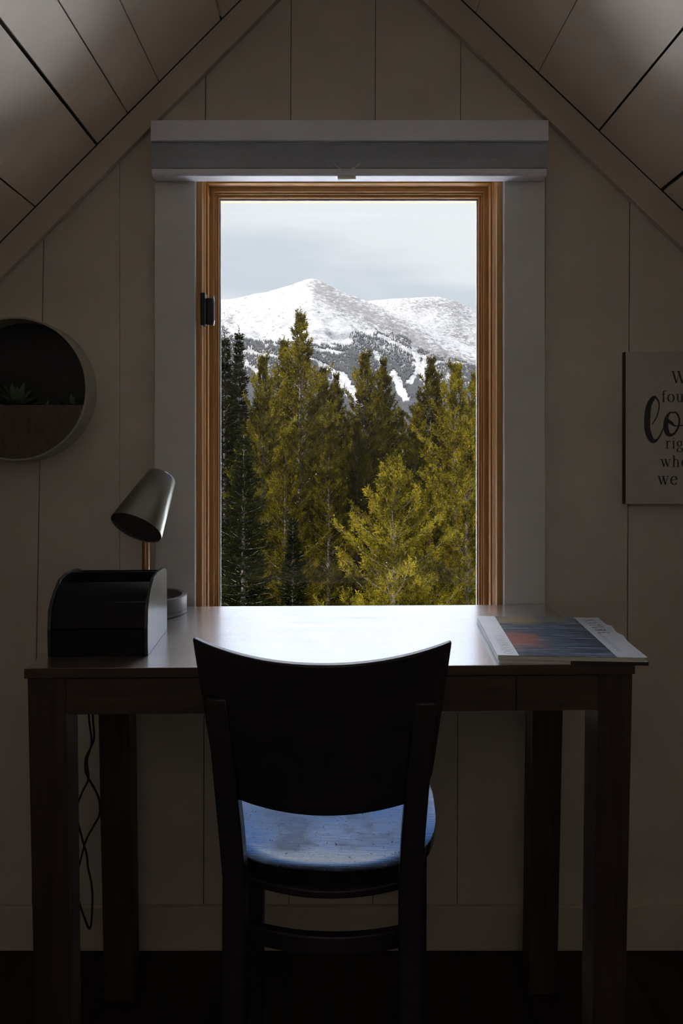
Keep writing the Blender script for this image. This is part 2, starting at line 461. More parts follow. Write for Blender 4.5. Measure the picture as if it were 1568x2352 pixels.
# sash lock on the left jamb
lx = OX0+.012
lk = MB()
z0, z1 = wz(750,1.735), wz(676,1.735)
lk.box(-.0015-.0, .009, -.008, .020, z0-WZ, z1-WZ)
lk.box(.009, .024, .012, .018, z0+.004-WZ, z1-.008-WZ)
lock = lk.build('sash_lock', M['blackmetal'], win, bevel=.0015, loc=(lx-.002-WX, 1.722-WY, 0))
lh = MB(); lh.tube([(.024,.010,z0+.002-WZ),(.0262,.006,z0+.012-WZ),(.0265,.005,z1-.018-WZ),(.024,.010,z1-.006-WZ)], .0022, 8)
lh.build('lock_lever', simple('lever_metal', (.55,.56,.58), .25, .9, bmp=0), lock)
# small pins half way up both jambs
for px_, xx in ((473, OX0+.0118), (1130, OX1-.0118)):
    p = MB(); p.tube([(xx-.002-WX,1.7595-WY,wz(960,1.75)-WZ),(xx+.002-WX,1.7595-WY,wz(960,1.75)-WZ)], .0035, 10)
    p.build('frame_pin', M['pine_h'], win)

# ------------------------------------------------------------------ roller blind cassette
VBX0, VBX1 = wx(345,1.657), wx(1260,1.657)
bl = empty('roller_blind', ((VBX0+VBX1)/2, 1.6995, wz(275,1.657)))
tag(bl, 'grey roller blind cassette mounted across the top of the window', 'window blind')
BX, BY, BZ = bl.location
zt, z1_, z2_, z3_ = wz(275,1.657), wz(323,1.657), wz(388,1.663), wz(404,1.663)
# fascia with top return
f = MB(); f.prism([(1.657-BY,z1_-BZ),(1.6995-BY,z1_-BZ),(1.6995-BY,zt-BZ),(1.657-BY,zt-BZ)], 'x', VBX0-BX, VBX1-BX)
f.build('fascia', M['blind'], bl, bevel=.002)
r_ = MB(); poly = [(1.664-BY,z1_-BZ-.0005),(1.6625-BY,z1_-BZ-.004)]
for k in range(9):
    t = k/8; poly.append((1.672-.008*abs(2*t-1)**1.5-BY, (z1_-.006)+(z2_+.002-z1_+.006)*t-BZ))
poly += [(1.698-BY,z2_+.001-BZ),(1.698-BY,z1_-BZ-.0005)]
r_.prism(poly, 'x', VBX0+.001-BX, VBX1-.001-BX); r_.build('rolled_shade', M['blind2'], bl)
rl = MB(); rl.prism([(1.664-BY,z3_-BZ),(1.699-BY,z3_-BZ),(1.699-BY,z2_-BZ),(1.660-BY,z2_-BZ),(1.660-BY,z3_+.004-BZ)], 'x', VBX0+.002-BX, VBX1-.003-BX)
rail = rl.build('bottom_rail', M['blind'], bl, bevel=.0015)
cx = wx(796,1.66)
ph = MB(); ph.box(wx(775,1.66)-BX, wx(817,1.66)-BX, 1.664-BY, 1.672-BY, z3_-.006-BZ, z3_-.0003-BZ)
ph.build('pull_tab', M['clear'], bl, bevel=.001)
ar = MB(); pts = []
for k in range(13):
    a = PI*(1.20+.60*k/12)
    pts.append((cx+.034*math.cos(a)-BX, 1.6583-BY, wz(381,1.66)+.025+.034*math.sin(a)-BZ))
ar.tube(pts, .0011, 8); ar.build('pull_ring', M['clear'], bl)

# ------------------------------------------------------------------ the desk
TZ = .757; YT0, YT1 = 1.212, 1.683
rzt = math.radians(1.5)
desk = empty('desk', (0, (YT0+YT1)/2, 0), rzt)
tag(desk, 'dark stained wooden desk with glossy top under the window', 'desk')
def L(x, y, z=0): return (x, y-(YT0+YT1)/2, z)
dl, dr = -.4785, .4575
t = MB(); hy = (YT1-YT0)/2
x0, x1, y0, y1 = dl-.004, dr+.003, -hy-.003, hy
t.add([(x0,y0,TZ-.0155),(x1,y0,TZ-.0155),(x1,y1,TZ-.0155),(x0,y1,TZ-.0155),(x0,y0,TZ),(x1,y0,TZ),(x1,y1,TZ),(x0,y1,TZ)], [(4,5,6,7)], 0)
t.add([(x0,y0,TZ-.0155),(x1,y0,TZ-.0155),(x1,y1,TZ-.0155),(x0,y1,TZ-.0155),(x0,y0,TZ),(x1,y0,TZ),(x1,y1,TZ),(x0,y1,TZ)], [(0,3,2,1),(0,1,5,4),(1,2,6,5),(2,3,7,6),(3,0,4,7)], 1)
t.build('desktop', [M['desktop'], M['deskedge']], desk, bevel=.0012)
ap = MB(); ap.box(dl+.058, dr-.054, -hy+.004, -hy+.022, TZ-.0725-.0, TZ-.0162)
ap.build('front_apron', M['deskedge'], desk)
# drawer lines: one seam in the apron at px 1180
dx = wx(1178,1.215)
for a0, a1 in ((dl+.0585, dx-.0009), (dx+.0009, dr-.0545)):
    q = MB(); q.box(a0, a1, -hy+.0005, -hy+.0038, TZ-.072, TZ-.0175)
    q.build('drawer_front', M['deskedge'], desk, bevel=.0006)
for xx, nm in ((dl+.006, 'side_apron'), (dr-.024, 'side_apron')):
    q = MB(); q.box(xx, xx+.018, -hy+.062, .105, TZ-.0725, TZ-.0162); q.build(nm, M['deskedge'], desk)
def leg(x0, x1, y0, y1, inx, mat=M['leg']):
    """tapers a little towards the foot, inwards on the outer side"""
    q = MB(); sx = 1 if inx > 0 else -1
    o = .014*sx
    b0 = [(x0,y0),(x1,y0),(x1,y1),(x0,y1)]
    top = [(x,y,TZ-.0162) for x,y in b0]
    s0, s1 = (.014, .010) if sx > 0 else (-.010, -.014)
    bot = [(x0+s0,y0+.004,0.0),(x1+s1-.0,y0+.004,0.0),(x1+s1,y1-.004,0.0),(x0+s0,y1-.004,0.0)]
    if sx < 0:
        bot = [(x0-.010,y0+.004,0),(x1-.014,y0+.004,0),(x1-.014,y1-.004,0),(x0-.010,y1-.004,0)]
    q.hexa(bot, top); return q.build('leg', mat, desk, bevel=.0015)
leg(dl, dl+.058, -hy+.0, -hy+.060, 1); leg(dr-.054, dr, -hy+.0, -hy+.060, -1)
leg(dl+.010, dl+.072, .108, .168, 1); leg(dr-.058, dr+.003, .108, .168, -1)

# ------------------------------------------------------------------ the chair
CH = empty('chair', (-.0195, 1.12, 0), -math.radians(3.4))
tag(CH, 'black painted wooden chair with curved back and worn glossy seat at the desk', 'chair')
SZ = .48
def tilt(z):      # rear legs and back lean towards the viewer above the seat, splay back below it
    if z > SZ: return -.055*((z-SZ)/.33)**1.15
    return -.03*((SZ-z)/SZ)**1.5
# rear legs
for s in (-1, 1):
    q = MB(); pts = []
    zs = [0,.12,.25,.38,.48,.56,.64,.70,.745]
    for z in zs:
        xo = .1425 + (.018*max(0,(z-.5))/.25) + (-.001)
        wdt = .033 if z < .6 else .033 - .004*(z-.6)/.15
        if z < .3: wdt = .033 - .006*(.3-z)/.3
        yo = tilt(z); dp = .030
        kb = .017*max(0, z-.6)/.145
        pts.append([(s*xo, yo-dp/2+kb, z), (s*(xo-wdt), yo-dp/2+kb, z), (s*(xo-wdt), yo+dp/2, z), (s*xo, yo+dp/2, z)])
    vs = [p for rg in pts for p in rg]; fs = []
    for i in range(len(pts)-1):
        for k in range(4):
            l = (k+1) % 4; fs.append((i*4+k, i*4+l, i*4+4+l, i*4+4+k))
    fs += [(3,2,1,0), tuple(len(vs)-4+k for k in range(4))]
    q.add(vs, fs); q.build('leg', M['chair'], CH, bevel=.003, smooth=True)
# front legs
for s in (-1, 1):
    q = MB(); xo = .1655
    q.hexa([(s*xo-.0145*1-.0145*s, .325,0),(s*xo+.0145-.0145*s,.325,0),(s*xo+.0145-.0145*s,.352,0),(s*xo-.0145-.0145*s,.352,0)],
           [(s*xo-.0165-.0145*s, .322,SZ-.03),(s*xo+.0165-.0145*s,.322,SZ-.03),(s*xo+.0165-.0145*s,.355,SZ-.03),(s*xo-.0165-.0145*s,.355,SZ-.03)])
    q.build('leg', M['chair'], CH, bevel=.003)
# backrest: bowed panel
def panel():
    q = MB(); nu, nv = 33, 15; th = .016
    front = []; back = []
    for j in range(nv):
        v = j/(nv-1)
        for i in range(nu):
            u = -1 + 2*i/(nu-1)
            hw = .151 + .031*v**.9
            x = hw*u
            bow = .062*(abs(u)**2.0)*(.75+.25*v)
            ztop = .806 + .020*abs(u)**2.2
            zbot = .588 + .012*u*u
            z = zbot + (ztop-zbot)*v
            # soft corners
            y = tilt(z) - .026 + bow - .004
            if u*u > .9 and v < .12: x *= 1 - .02
            back.append((x, y, z)); front.append((x, y+th, z))
    n = len(back)
    vs = back + front; fs = []
    for j in range(nv-1):
        for i in range(nu-1):
            a = j*nu+i
            fs.append((a, a+1, a+nu+1, a+nu)); fs.append((n+a, n+a+nu, n+a+nu+1, n+a+1))
    for i in range(nu-1):
        fs.append((i, n+i, n+i+1, i+1)); a = (nv-1)*nu+i; fs.append((a, a+1, n+a+1, n+a))
    for j in range(nv-1):
        a = j*nu; fs.append((a, a+nu, n+a+nu, n+a)); a = j*nu+nu-1; fs.append((a, n+a, n+a+nu, a+nu))
    q.add(vs, fs); return q.build('backrest', M['chair'], CH, smooth=True, angle=50, bevel=.0035, bseg=3)
panel()
# seat
def seat_outline(a):
    """a in -pi..pi; superellipse-ish plan, narrower rounded rear"""
    c, s_ = math.cos(a), math.sin(a)
    ex = 2/3.8 if s_ > 0 else 2/2.7
    x = .176*math.copysign(abs(c)**ex, c); y = (.215 if s_ < 0 else .205)*math.copysign(abs(s_)**ex, s_)
    if y < 0: x *= 1-.06*(abs(y)/.205)**2
    y = y + .228
    return x, y
q = MB(); na, nr = 96, 14; vs = [(0,.21,SZ-.011)]; fs = []
def seat_h(x, y):
    d = ((x/.15)**2 + ((y-.20)/.14)**2)
    return SZ + .42*max(0,.10-y)**2 - .0045*math.exp(-d*1.1) - .004*max(0,(y-.30)/.12)
for r in range(1, nr+1):
    t_ = r/nr if r < nr-1 else (.985 if r == nr-1 else 1)
    for k in range(na):
        ox, oy = seat_outline(2*PI*k/na)
        x, y = ox*t_, .228+(oy-.228)*t_
        z = seat_h(x, y)
        if r == nr: z -= .0008
        vs.append((x, y, z))
vs[0] = (0,.228,seat_h(0,.228))
for k in range(na):
    fs.append((0, 1+k, 1+(k+1) % na))
for r in range(1, nr):
    for k in range(na):
        a = 1+(r-1)*na+k; b_ = 1+(r-1)*na+(k+1) % na
        fs.append((a, a+na, b_+na, b_))
base = 1+(nr-1)*na; n0 = len(vs)
for k in range(na):
    ox, oy = seat_outline(2*PI*k/na); vs.append((ox*.985, .228+(oy-.228)*.985, SZ-.022))
for k in range(na): fs.append((base+k, n0+k, n0+(k+1) % na, base+(k+1) % na))
vs.append((0,.228,SZ-.022)); fs += [(len(vs)-1, n0+(k+1) % na, n0+k) for k in range(na)]
q.add(vs, fs); seat = q.build('seat', M['seat'], CH, smooth=True, angle=60)
seat['label'] = 'glossy worn seat with scratches'
# bowed rails: seat rail, stretcher
def bowed(name, z0, z1, y0=-.004, bow=.038, th=.016, hw=.112):
    q = MB(); n = 20; vs = []; fs = []
    for i in range(n+1):
        u = -1+2*i/n; x = hw*u; y = y0+bow*u*u
        vs += [(x,y,z0),(x,y+th,z0),(x,y+th,z1),(x,y,z1)]
    for i in range(n):
        for k in range(4):
            l = (k+1) % 4; fs.append((i*4+k, i*4+l, i*4+4+l, i*4+4+k))
    fs += [(3,2,1,0), tuple(n*4+k for k in range(4))]
    q.add(vs, fs); return q.build(name, M['chair'], CH, smooth=True, bevel=.002)
bowed('seat_rail', SZ-.034, SZ-.0225, y0=.005, bow=.030)
bowed('stretcher', .371, .397, y0=-.004, bow=.022, hw=.110)
for s in (-1, 1):
    q = MB(); q.hexa([(s*.128-.008,.012,SZ-.050),(s*.128+.008,.012,SZ-.050),(s*.156+.008,.325,SZ-.050),(s*.156-.008,.325,SZ-.050)],
                     [(s*.128-.008,.012,SZ-.0225),(s*.128+.008,.012,SZ-.0225),(s*.156+.008,.325,SZ-.0225),(s*.156-.008,.325,SZ-.0225)])
    q.build('seat_rail', M['chair'], CH)
q = MB(); q.box(-.135,.135,.332,.348,SZ-.050,SZ-.0225); q.build('seat_rail', M['chair'], CH)

# ------------------------------------------------------------------ desk organiser
og = empty('desk_organizer', (-.3845, 1.268, TZ), math.radians(2.8))
tag(og, 'black leather letter organizer with curved front on the left of the desk', 'desk organizer')
OW = .0800
prof = [(0,0),(-.003,.02),(-.004,.045),(.000,.0755),(.0105,.088),(.0237,.0995),(.052,.1165),(.090,.1215)]   # curved face (y, z)
def arcp(p, off=0): return [(y+off, z-off*.4) for y, z in p]
D = .186
side_poly = [(D,0)] + [(y,z) for y,z in prof[:-1]] + [(.085,.1185),(.150,.1190),(D-.012,.1150),(D-.004,.108)]
side_poly = [(0.0,.0)] + prof[1:] + [(.150,.1205),(D-.02,.1175),(D,.112),(D,0)]
for s in (-1, 1):
    q = MB(); x0 = s*OW; q.prism([(p[0],p[1]) for p in side_poly][::-1], 'x', min(x0, x0-s*.006), max(x0, x0-s*.006))
    q.build('side_panel', M['leather_side'], og, bevel=.001)
def curved_panel(i0, i1, off, top_off=.0, name='front_panel'):
    q = MB(); pr = prof[i0:i1+1]; inner = [(y+.005, z-.0015) for y, z in pr][::-1]
    outer = [(y+off, z) for y, z in pr]
    inner = [(y+off+.005, z-.001) for y, z in pr][::-1]
    q.prism(outer+inner, 'x', -OW+.0062, OW-.0062); return q.build(name, M['leather'], og, smooth=True, bevel=.0008)
prof_f = prof
q = MB()
o1 = [(.001,0),(-.0015,.02),(-.0022,.044)]; q.prism(o1+[(y+.005,z) for y,z in o1[::-1]], 'x', -OW+.0062, OW-.0062); q.build('front_panel', M['leather'], og, smooth=True, bevel=.0008)
o1 = [(-.0022+.0006,.0455),(.003,.072),(.0095,.086)]; q = MB(); q.prism(o1+[(y+.005,z-.001) for y,z in o1[::-1]], 'x', -OW+.0062, OW-.0062); q.build('front_panel', M['leather'], og, smooth=True, bevel=.0008)
o1 = [(.0145,.084),(.022,.096),(.036,.1065),(.050,.112)]; q = MB(); q.prism(o1+[(y+.005,z-.004) for y,z in o1[::-1]], 'x', -OW+.0062, OW-.0062); q.build('divider', M['leather'], og, smooth=True, bevel=.0008)
for yy, hh in ((.075,.104),(.120,.118),(D-.006,.112)):
    q = MB(); q.box(-OW+.0062, OW-.0062, yy, yy+.005, .001, hh); q.build('divider', M['leather'], og, bevel=.0008)
q = MB(); q.box(-OW+.0062, OW-.0062, .006, D-.007, .0003, .004); q.build('base_panel', M['leather'], og)

# ------------------------------------------------------------------ lamp
LX, LY = -.3905, 1.611
lamp = empty('desk_lamp', (LX, LY, TZ))
tag(lamp, 'grey metal desk lamp with tapered tilted shade and round dish base behind the organizer', 'lamp')
q = MB(); q.lathe([(0,0),(.081,0),(.083,.0015),(.083,.0075),(.0818,.008),(.083,.0085),(.0835,.036),(.0825,.0372),(.074,.0372),(.0725,.036),(.070,.020),(.062,.014),(0,.013)], 96)
q.build('base', M['lampbase'], lamp, smooth=True, angle=30)
q = MB(); q.tube([(0,0,.0132),(0,0,.175),(0.0,0,.178)], [.0078,.0075,.0062], 20); q.tube([(0,0,.178),(0,0,.208),(.002,.0,.24),(.004,.0,.262)], .0058, 20)
q.build('pole', M['copper'], lamp, smooth=True)
# shade axis: from open end to closed end
YS = 1.575
po = Vector((wx(314,YS-.03), YS-.035, wz(1213,YS-.035))); pc = Vector((wx(371,YS+.035), YS+.033, wz(1097,YS+.033)))
ax = (pc-po); SL = ax.length+.004; ax.normalize()
Mx = Matrix.Translation(po - lamp.location) @ ax.to_track_quat('Z','Y').to_matrix().to_4x4()
R0, R1 = .0535, .0305
q = MB(); q.lathe([(R0-.0015,.0015),(R0-.0005,0),(R0,.001),(R1+.0005,SL-.006),(R1-.001,SL-.0025),(R1-.005,SL),(0,SL)], 96, M=Mx)
q.lathe([(R0-.0015,.0015),(R0-.004,.004),(R1-.003,SL-.012),(0,SL-.012)], 96, mi=1, M=Mx)
shade = q.build('lamp_shade', [M['lamp'], M['lampin']], lamp, smooth=True, angle=40)
q = MB(); q.lathe([(0,.0055),(R0-.012,.0055),(R0-.007,.0045),(R0-.0052,.0075)], 64, M=Mx)
df = q.build('diffuser', M['lampin'], shade, smooth=True)
q = MB(); q.lathe([(0,SL-.0005),(.004,SL-.0005),(.004,SL+.002),(.003,SL+.003),(0,SL+.003)], 24, M=Mx @ Matrix.Translation((.010,0,-.001)))
q.build('switch', M['lamp'], shade, smooth=True)

# ------------------------------------------------------------------ power cord under the desk
def smooth_pts(p, n=10):
    out = []; P = [Vector(x) for x in p]
    for i in range(len(P)-1):
        a, b_, c_, d = P[max(i-1,0)], P[i], P[i+1], P[min(i+2,len(P)-1)]
        for k in range(n):
            t = k/n
            out.append(.5*((2*b_)+(-a+c_)*t+(2*a-5*b_+4*c_-d)*t*t+(-a+3*b_-3*c_+d)*t**3))
    out.append(P[-1]); return out
def cp(lst, dy=0): return [(wx(x,1.66+dy), 1.66+dy, wz(y,1.66+dy)) for x, y in lst]
run1 = cp([(201,1600),(202,1660),(206,1710),(197,1750),(203,1788),(192,1815),(182,1845),(181,1880),(189,1930),(196,1970),(198,2000),(207,2030),(213,2060),(214,2100),(212,2120),(206,2128),(196,2118),(184,2098),(176,2075),(168,2040),(168,2020),(178,2010),(184,1990),(190,1960),(197,1930),(213,1900),(225,1875),(226,1840),(218,1808),(208,1785),(200,1765),(198,1740),(205,1722),(212,1700),(210,1660),(209,1600)])
run1 = [(x, y + .012*math.sin(i*.8), z) for i, (x,y,z) in enumerate(run1)]
q = MB(); q.tube(smooth_pts(run1, 8), .0022, 8)
tag(q.build('power_cord', M['cord'], smooth=True), 'black power cord hanging in twisted loops behind the left of the desk', 'cord')

# ------------------------------------------------------------------ stroke lettering
def ribbon(mb, pts, wd, z0, z1, to3):
    """pts 2D polyline, wd list of widths; flat raised ribbon"""
    P = [Vector((p[0],p[1])) for p in pts]; n = len(P); Lf = []; Rt = []
    for i in range(n):
        t = P[min(i+1,n-1)] - P[max(i-1,0)]
        if t.length < 1e-9: t = Vector((1,0))
        t.normalize(); nn = Vector((-t.y, t.x)); Lf.append(P[i]+nn*wd[i]/2); Rt.append(P[i]-nn*wd[i]/2)
    vs = [to3(p, z1) for p in Lf] + [to3(p, z1) for p in Rt]
    fs = [(i, i+1, n+i+1, n+i) for i in range(n-1)]
    mb.add(vs, fs)
def arc(cx, cy, rx, ry, a0, a1, n=16):
    return [(cx+rx*math.cos(math.radians(a0+(a1-a0)*k/n)), cy+ry*math.sin(math.radians(a0+(a1-a0)*k/n))) for k in range(n+1)]
THK, THN = .20, .075
def stem(x, y0, y1): return ('s', [(x,y0),(x,y1)], THK)
def thin(p): return ('s', p, THN)
def bowl(p): return ('b', p, 0)
def serif(x, y, w_=.34): return ('s', [(x-w_/2,y),(x+w_/2,y)], THN)
G = {   # lower case x-height = 1, capitals 1.45
 'w': (1.45, [('s',[(.18,1),(.48,0)],THK),thin([(.48,0),(.74,.98)]),('s',[(.68,1),(.98,0)],THK),thin([(.98,0),(1.26,1)]),serif(.16,1,.4),serif(.70,1,.36),serif(1.27,1,.3)]),
 'W': (2.0, [('s',[(.2,1.45),(.62,0)],THK*1.1),thin([(.62,0),(1.0,1.42)]),('s',[(.9,1.45),(1.34,0)],THK*1.1),thin([(1.34,0),(1.75,1.45)]),serif(.2,1.45,.45),serif(.92,1.45,.4),serif(1.76,1.45,.36)]),
 'e': (.95, [bowl(arc(.46,.5,.36,.5,30,300)),bowl(arc(.46,.62,.33,.36,0,60,6)),thin([(.12,.56),(.80,.60)]),bowl(arc(.46,.5,.36,.5,300,325,4))]),
 'f': (.66, [stem(.28,0,1.15),bowl(arc(.52,1.18,.24,.3,60,180,10)),thin([(.05,1),(.55,1)]),serif(.28,0),('s',[(.62,1.40),(.68,1.36)],.15)]),
 'o': (1.0, [bowl(arc(.5,.5,.38,.5,0,360,28))]),
 'u': (1.15, [stem(.28,.3,1),bowl(arc(.52,.3,.24,.3,180,320,12)),stem(.84,0,1),serif(.18,1,.3),serif(.74,1,.3),serif(.92,0,.26)]),
 'n': (1.15, [stem(.26,0,1),bowl(arc(.54,.68,.27,.32,150,10,10)),stem(.82,0,.72),serif(.26,0),serif(.82,0),serif(.18,1,.26)]),
 'd': (1.1, [bowl(arc(.46,.5,.36,.5,50,310,20)),stem(.84,0,1.5),serif(.74,1.5,.3),serif(.93,0,.24)]),
 'r': (.78, [stem(.26,0,1),bowl(arc(.52,.70,.24,.29,160,60,8)),serif(.26,0,.38),serif(.18,1,.26),('s',[(.62,.92),(.70,.86)],.15)]),
 'i': (.5, [stem(.25,0,1),serif(.25,0,.38),serif(.18,1,.24),('s',[(.18,1.36),(.32,1.36)],.15)]),
 'g': (1.0, [bowl(arc(.44,.66,.28,.33,0,360,22)),thin([(.26,.38),(.22,.22),(.34,.10),(.70,.04)]),bowl(arc(.48,-.22,.36,.25,60,-240,20)),thin([(.66,.92),(.88,1.0)])]),
 'h': (1.15, [stem(.26,0,1.5),bowl(arc(.54,.68,.27,.32,150,10,10)),stem(.82,0,.72),serif(.26,0),serif(.82,0),serif(.18,1.5,.26)]),
 't': (.66, [stem(.28,.2,1.3),bowl(arc(.46,.22,.18,.22,180,320,8)),thin([(.06,1),(.56,1)])]),
 'a': (.95, [bowl(arc(.44,.68,.26,.32,150,0,10)),stem(.70,.12,.70),bowl(arc(.40,.28,.26,.27,70,290,14)),serif(.80,.02,.2)]),
 'N': (1.35, [thin([(.2,0),(.2,1.45)]),('s',[(.2,1.45),(1.1,0)],THK),thin([(1.1,0),(1.1,1.45)]),serif(.2,0,.3),serif(.15,1.45,.3),serif(1.1,1.45,.3)]),
 'A': (1.3, [thin([(.15,0),(.62,1.45)]),('s',[(.62,1.45),(1.1,0)],THK),thin([(.32,.5),(.92,.5)]),serif(.15,0,.3),serif(1.1,0,.34)]),
 'T': (1.15, [stem(.56,0,1.45),thin([(.08,1.43),(1.04,1.43)]),serif(.56,0,.4),thin([(.08,1.43),(.08,1.15)]),thin([(1.04,1.43),(1.04,1.15)])]),
 'U': (1.3, [stem(.26,.45,1.45),bowl(arc(.63,.45,.37,.43,180,360,14)),thin([(1.0,.45),(1.0,1.45)]),serif(.26,1.45),serif(1.0,1.45,.3)]),
 'R': (1.2, [stem(.26,0,1.45),bowl([(.26,1.42),(.55,1.42)]+arc(.55,1.09,.33,.33,90,-90,12)+[(.26,.76)]),('s',[(.55,.76),(1.02,0)],THK),serif(.26,0,.4)]),
 'E': (1.1, [stem(.26,0,1.45),thin([(.2,1.43),(.95,1.43)]),thin([(.26,.74),(.78,.74)]),thin([(.2,.02),(.98,.02)]),thin([(.95,1.43),(.95,1.2)]),thin([(.98,.02),(.98,.28)])]),
 'C': (1.2, [bowl(arc(.66,.72,.50,.74,50,310,22)),thin([(1.0,1.42),(1.02,1.08)])]),
 'O': (1.35, [bowl(arc(.67,.72,.52,.74,0,360,30))]),
 'L': (1.05, [stem(.26,0,1.45),thin([(.1,.02),(.92,.02)]),thin([(.92,.02),(.92,.3)]),serif(.26,1.45,.36)]),
 'D': (1.3, [stem(.26,0,1.45),bowl([(.2,1.43),(.5,1.43)]+arc(.5,.72,.6,.71,90,-90,18)+[(.2,.01)])]),
 ' ': (.6, []),
}
def text_w(s, sp=.10): return sum(G[c][0]+sp for c in s)-sp
def write(mb, s, x, y, h, to3, d=0.0004, sp=.10):
    """x: left end, y: baseline, h: x-height"""
    for c in s:
        adv, strokes = G[c]
        for kind, pts, wd in strokes:
            P = [(x+p[0]*h, y+p[1]*h) for p in pts]
            if kind == 's': W = [wd*h]*len(P)
            else:
                W = []
                for i in range(len(P)):
                    a, b_ = P[max(i-1,0)], P[min(i+1,len(P)-1)]
                    t = Vector((b_[0]-a[0], b_[1]-a[1])); L_ = t.length or 1
                    W.append((THN + (THK*1.05-THN)*abs(t.y/L_)**1.6)*h)
            ribbon(mb, P, W, 0, d, to3)
        x += (adv+sp)*h

# ------------------------------------------------------------------ wall sign
SY = 1.700; sx0, sz0, sz1 = wx(1436,SY), wz(1158,SY), wz(808,SY); sw = sz1-sz0
sign = empty('wall_sign', (sx0+sw/2, YW-.0003, (sz0+sz1)/2))
tag(sign, 'square white wooden sign with black lettering hanging right of the window', 'sign')
q = MB(); q.box(-sw/2, sw/2, SY+.0012-YW, 0, -sw/2, sw/2); q.build('sign_frame', M['signside'], sign)
q = MB(); q.box(-sw/2+.0005, sw/2, SY-YW, SY+.0011-YW, -sw/2+.0005, sw/2); q.build('sign_board', M['signface'], sign)
tx = MB()
def to3s(p, d): return (p[0], SY-YW-d, p[1])
def sp(px, py): return (wx(px,SY)-sign.location.x, wz(py,SY)-sign.location.z)
def line(s, pxl, pyb, xh):
    x, z = sp(pxl, pyb); write(tx, s, x, z, xh/1059.0, to3s)
line('We', 1541, 880, 18.5); line('found', 1518, 923, 17.5); line('right', 1527, 1030, 17); line('where', 1516, 1072, 17); line('we are', 1509, 1113, 19)
tx.build('lettering', M['signink'], sign)
sc = MB()
def brush(pts, ws, n=10):
    P = [sp(*p) for p in pts]; S = smooth_pts([(x,y,0) for x,y in P], n); m = len(S)
    W = []
    for i in range(m):
        t = i/(m-1)*(len(ws)-1); k = min(int(t), len(ws)-2); W.append((ws[k]+(ws[k+1]-ws[k])*(t-k))/1059)
    ribbon(sc, [(s[0],s[1]) for s in S], W, 0, .0005, to3s)
brush([(1497,975),(1508,955),(1513,930),(1507,915),(1500,914),(1490,930),(1486,955),(1486,985),(1492,1005),(1500,1013),(1510,1008),(1520,990),(1527,972)], [3,3,3,4,9,12,14,14,13,10,4,3,3])
brush([(1546,948),(1538,948),(1531,958),(1528,975),(1531,993),(1538,999),(1548,995),(1557,980),(1559,962),(1552,948),(1544,948)], [3,4,8,11,12,8,5,4,4,4,3])
brush([(1531,966),(1540,971),(1550,978),(1566,977),(1580,972)], [9,8,3,3,3])
brush([(1580,950),(1588,960),(1596,995),(1606,985),(1612,960),(1608,948),(1618,955),(1632,960)], [4,10,11,4,4,5,3,3])
brush([(1632,972),(1650,968),(1656,955),(1648,947),(1638,958),(1636,980),(1645,997),(1660,992),(1675,975)], [3,3,4,6,11,12,8,4,3])
sc.build('script_word', M['signink'], sign)

# ------------------------------------------------------------------ round wall planter, left
PYF = 1.654; pcx, pcz, PR = wx(34.5,PYF), wz(893,PYF), .1525
pl = empty('wall_planter', (pcx, YW-.0003, pcz))
tag(pl, 'round wall planter cut off by the left edge above the desk', 'wall planter')
dp = YW-PYF-.0003
Rm = Matrix.Rotation(PI/2, 4, 'X')     # local z -> -y
q = MB(); q.lathe([(PR-.004,0),(PR,0),(PR,dp-.001),(PR-.001,dp),(PR-.0035,dp),(PR-.0045,dp-.001),(PR-.004,.0)], 128, M=Rm)
q.build('ring', M['planter_ring'], pl, smooth=True)
q = MB(); q.lathe([(0,.001),(PR-.0045,.001),(PR-.0045,.003),(0,.003)], 96, M=Rm); q.build('back_panel', M['planter_back'], pl)
# front pocket: lower part of the disc
q = MB(); n = 60; hz = -.034; a0 = math.asin(hz/(PR-.0048)); 
poly = [((PR-.0048)*math.cos(a), (PR-.0048)*math.sin(a)) for a in [(-PI-a0)+(a0*2+PI)*k/n for k in range(n+1)]]
q.prism(poly, 'y', -dp+.0015, -dp+.007); q.build('pocket_front', M['planter_front'], pl)
q = MB(); n = 24
for i in range(n):
    for j in range(6): pass
gx = PR*.95
vs = []; fs = []
for j in range(7):
    for i in range(41):
        x = -gx+.006+(2*gx-.012)*i/40; y = -.004-(dp-.013)*j/6
        vs.append((x, y, hz-.008+.006*noise.noise(Vector((x*40,y*40,1)))))
for j in range(6):
    for i in range(40):
        a = j*41+i; fs.append((a,a+1,a+42,a+41))
q.add(vs, fs); q.build('soil', M['soil'], pl, smooth=True)
def succulent(x, dy, z, r, nl, seed, label):
    rnd = random.Random(seed); q = MB()
    for k in range(nl):
        a = 2*PI*k*.382*1.0; el = .25+1.1*(k/nl); ln = r*(1-.35*k/nl)*rnd.uniform(.85,1.1); wd = ln*.16
        d = Vector((math.cos(a)*math.cos(el), math.sin(a)*math.cos(el)*.55, math.sin(el))); up = Vector((0,0,1))
        sd = d.cross(up); sd.normalize(); nn = sd.cross(d)
        rows = []
        for j in range(7):
            t = j/6; c = d*ln*t + up*(-.15*ln*t*t if el < .8 else 0)
            wj = wd*(math.sin(PI*min(1,t*.85+.12))**.8)*(1 if t < .98 else .1)
            rows.append([c-sd*wj, c-nn*wj*.35, c+sd*wj, c+nn*wj*.15])
        vs = [v for rw in rows for v in rw]; fs = []
        for j in range(6):
            for m in range(4):
                l = (m+1) % 4; fs.append((j*4+m, j*4+l, j*4+4+l, j*4+4+m))
        q.add(vs, fs)
    o = q.build('succulent', M['succ'], smooth=True, loc=(pcx+x, YW-.030-dy, pcz+z))
    tag(o, label, 'plant', 'succulents in the round wall planter'); return o
succulent(-.010, 0, hz-.002, .074, 24, 1, 'largest succulent with long pointed leaves in the round wall planter')
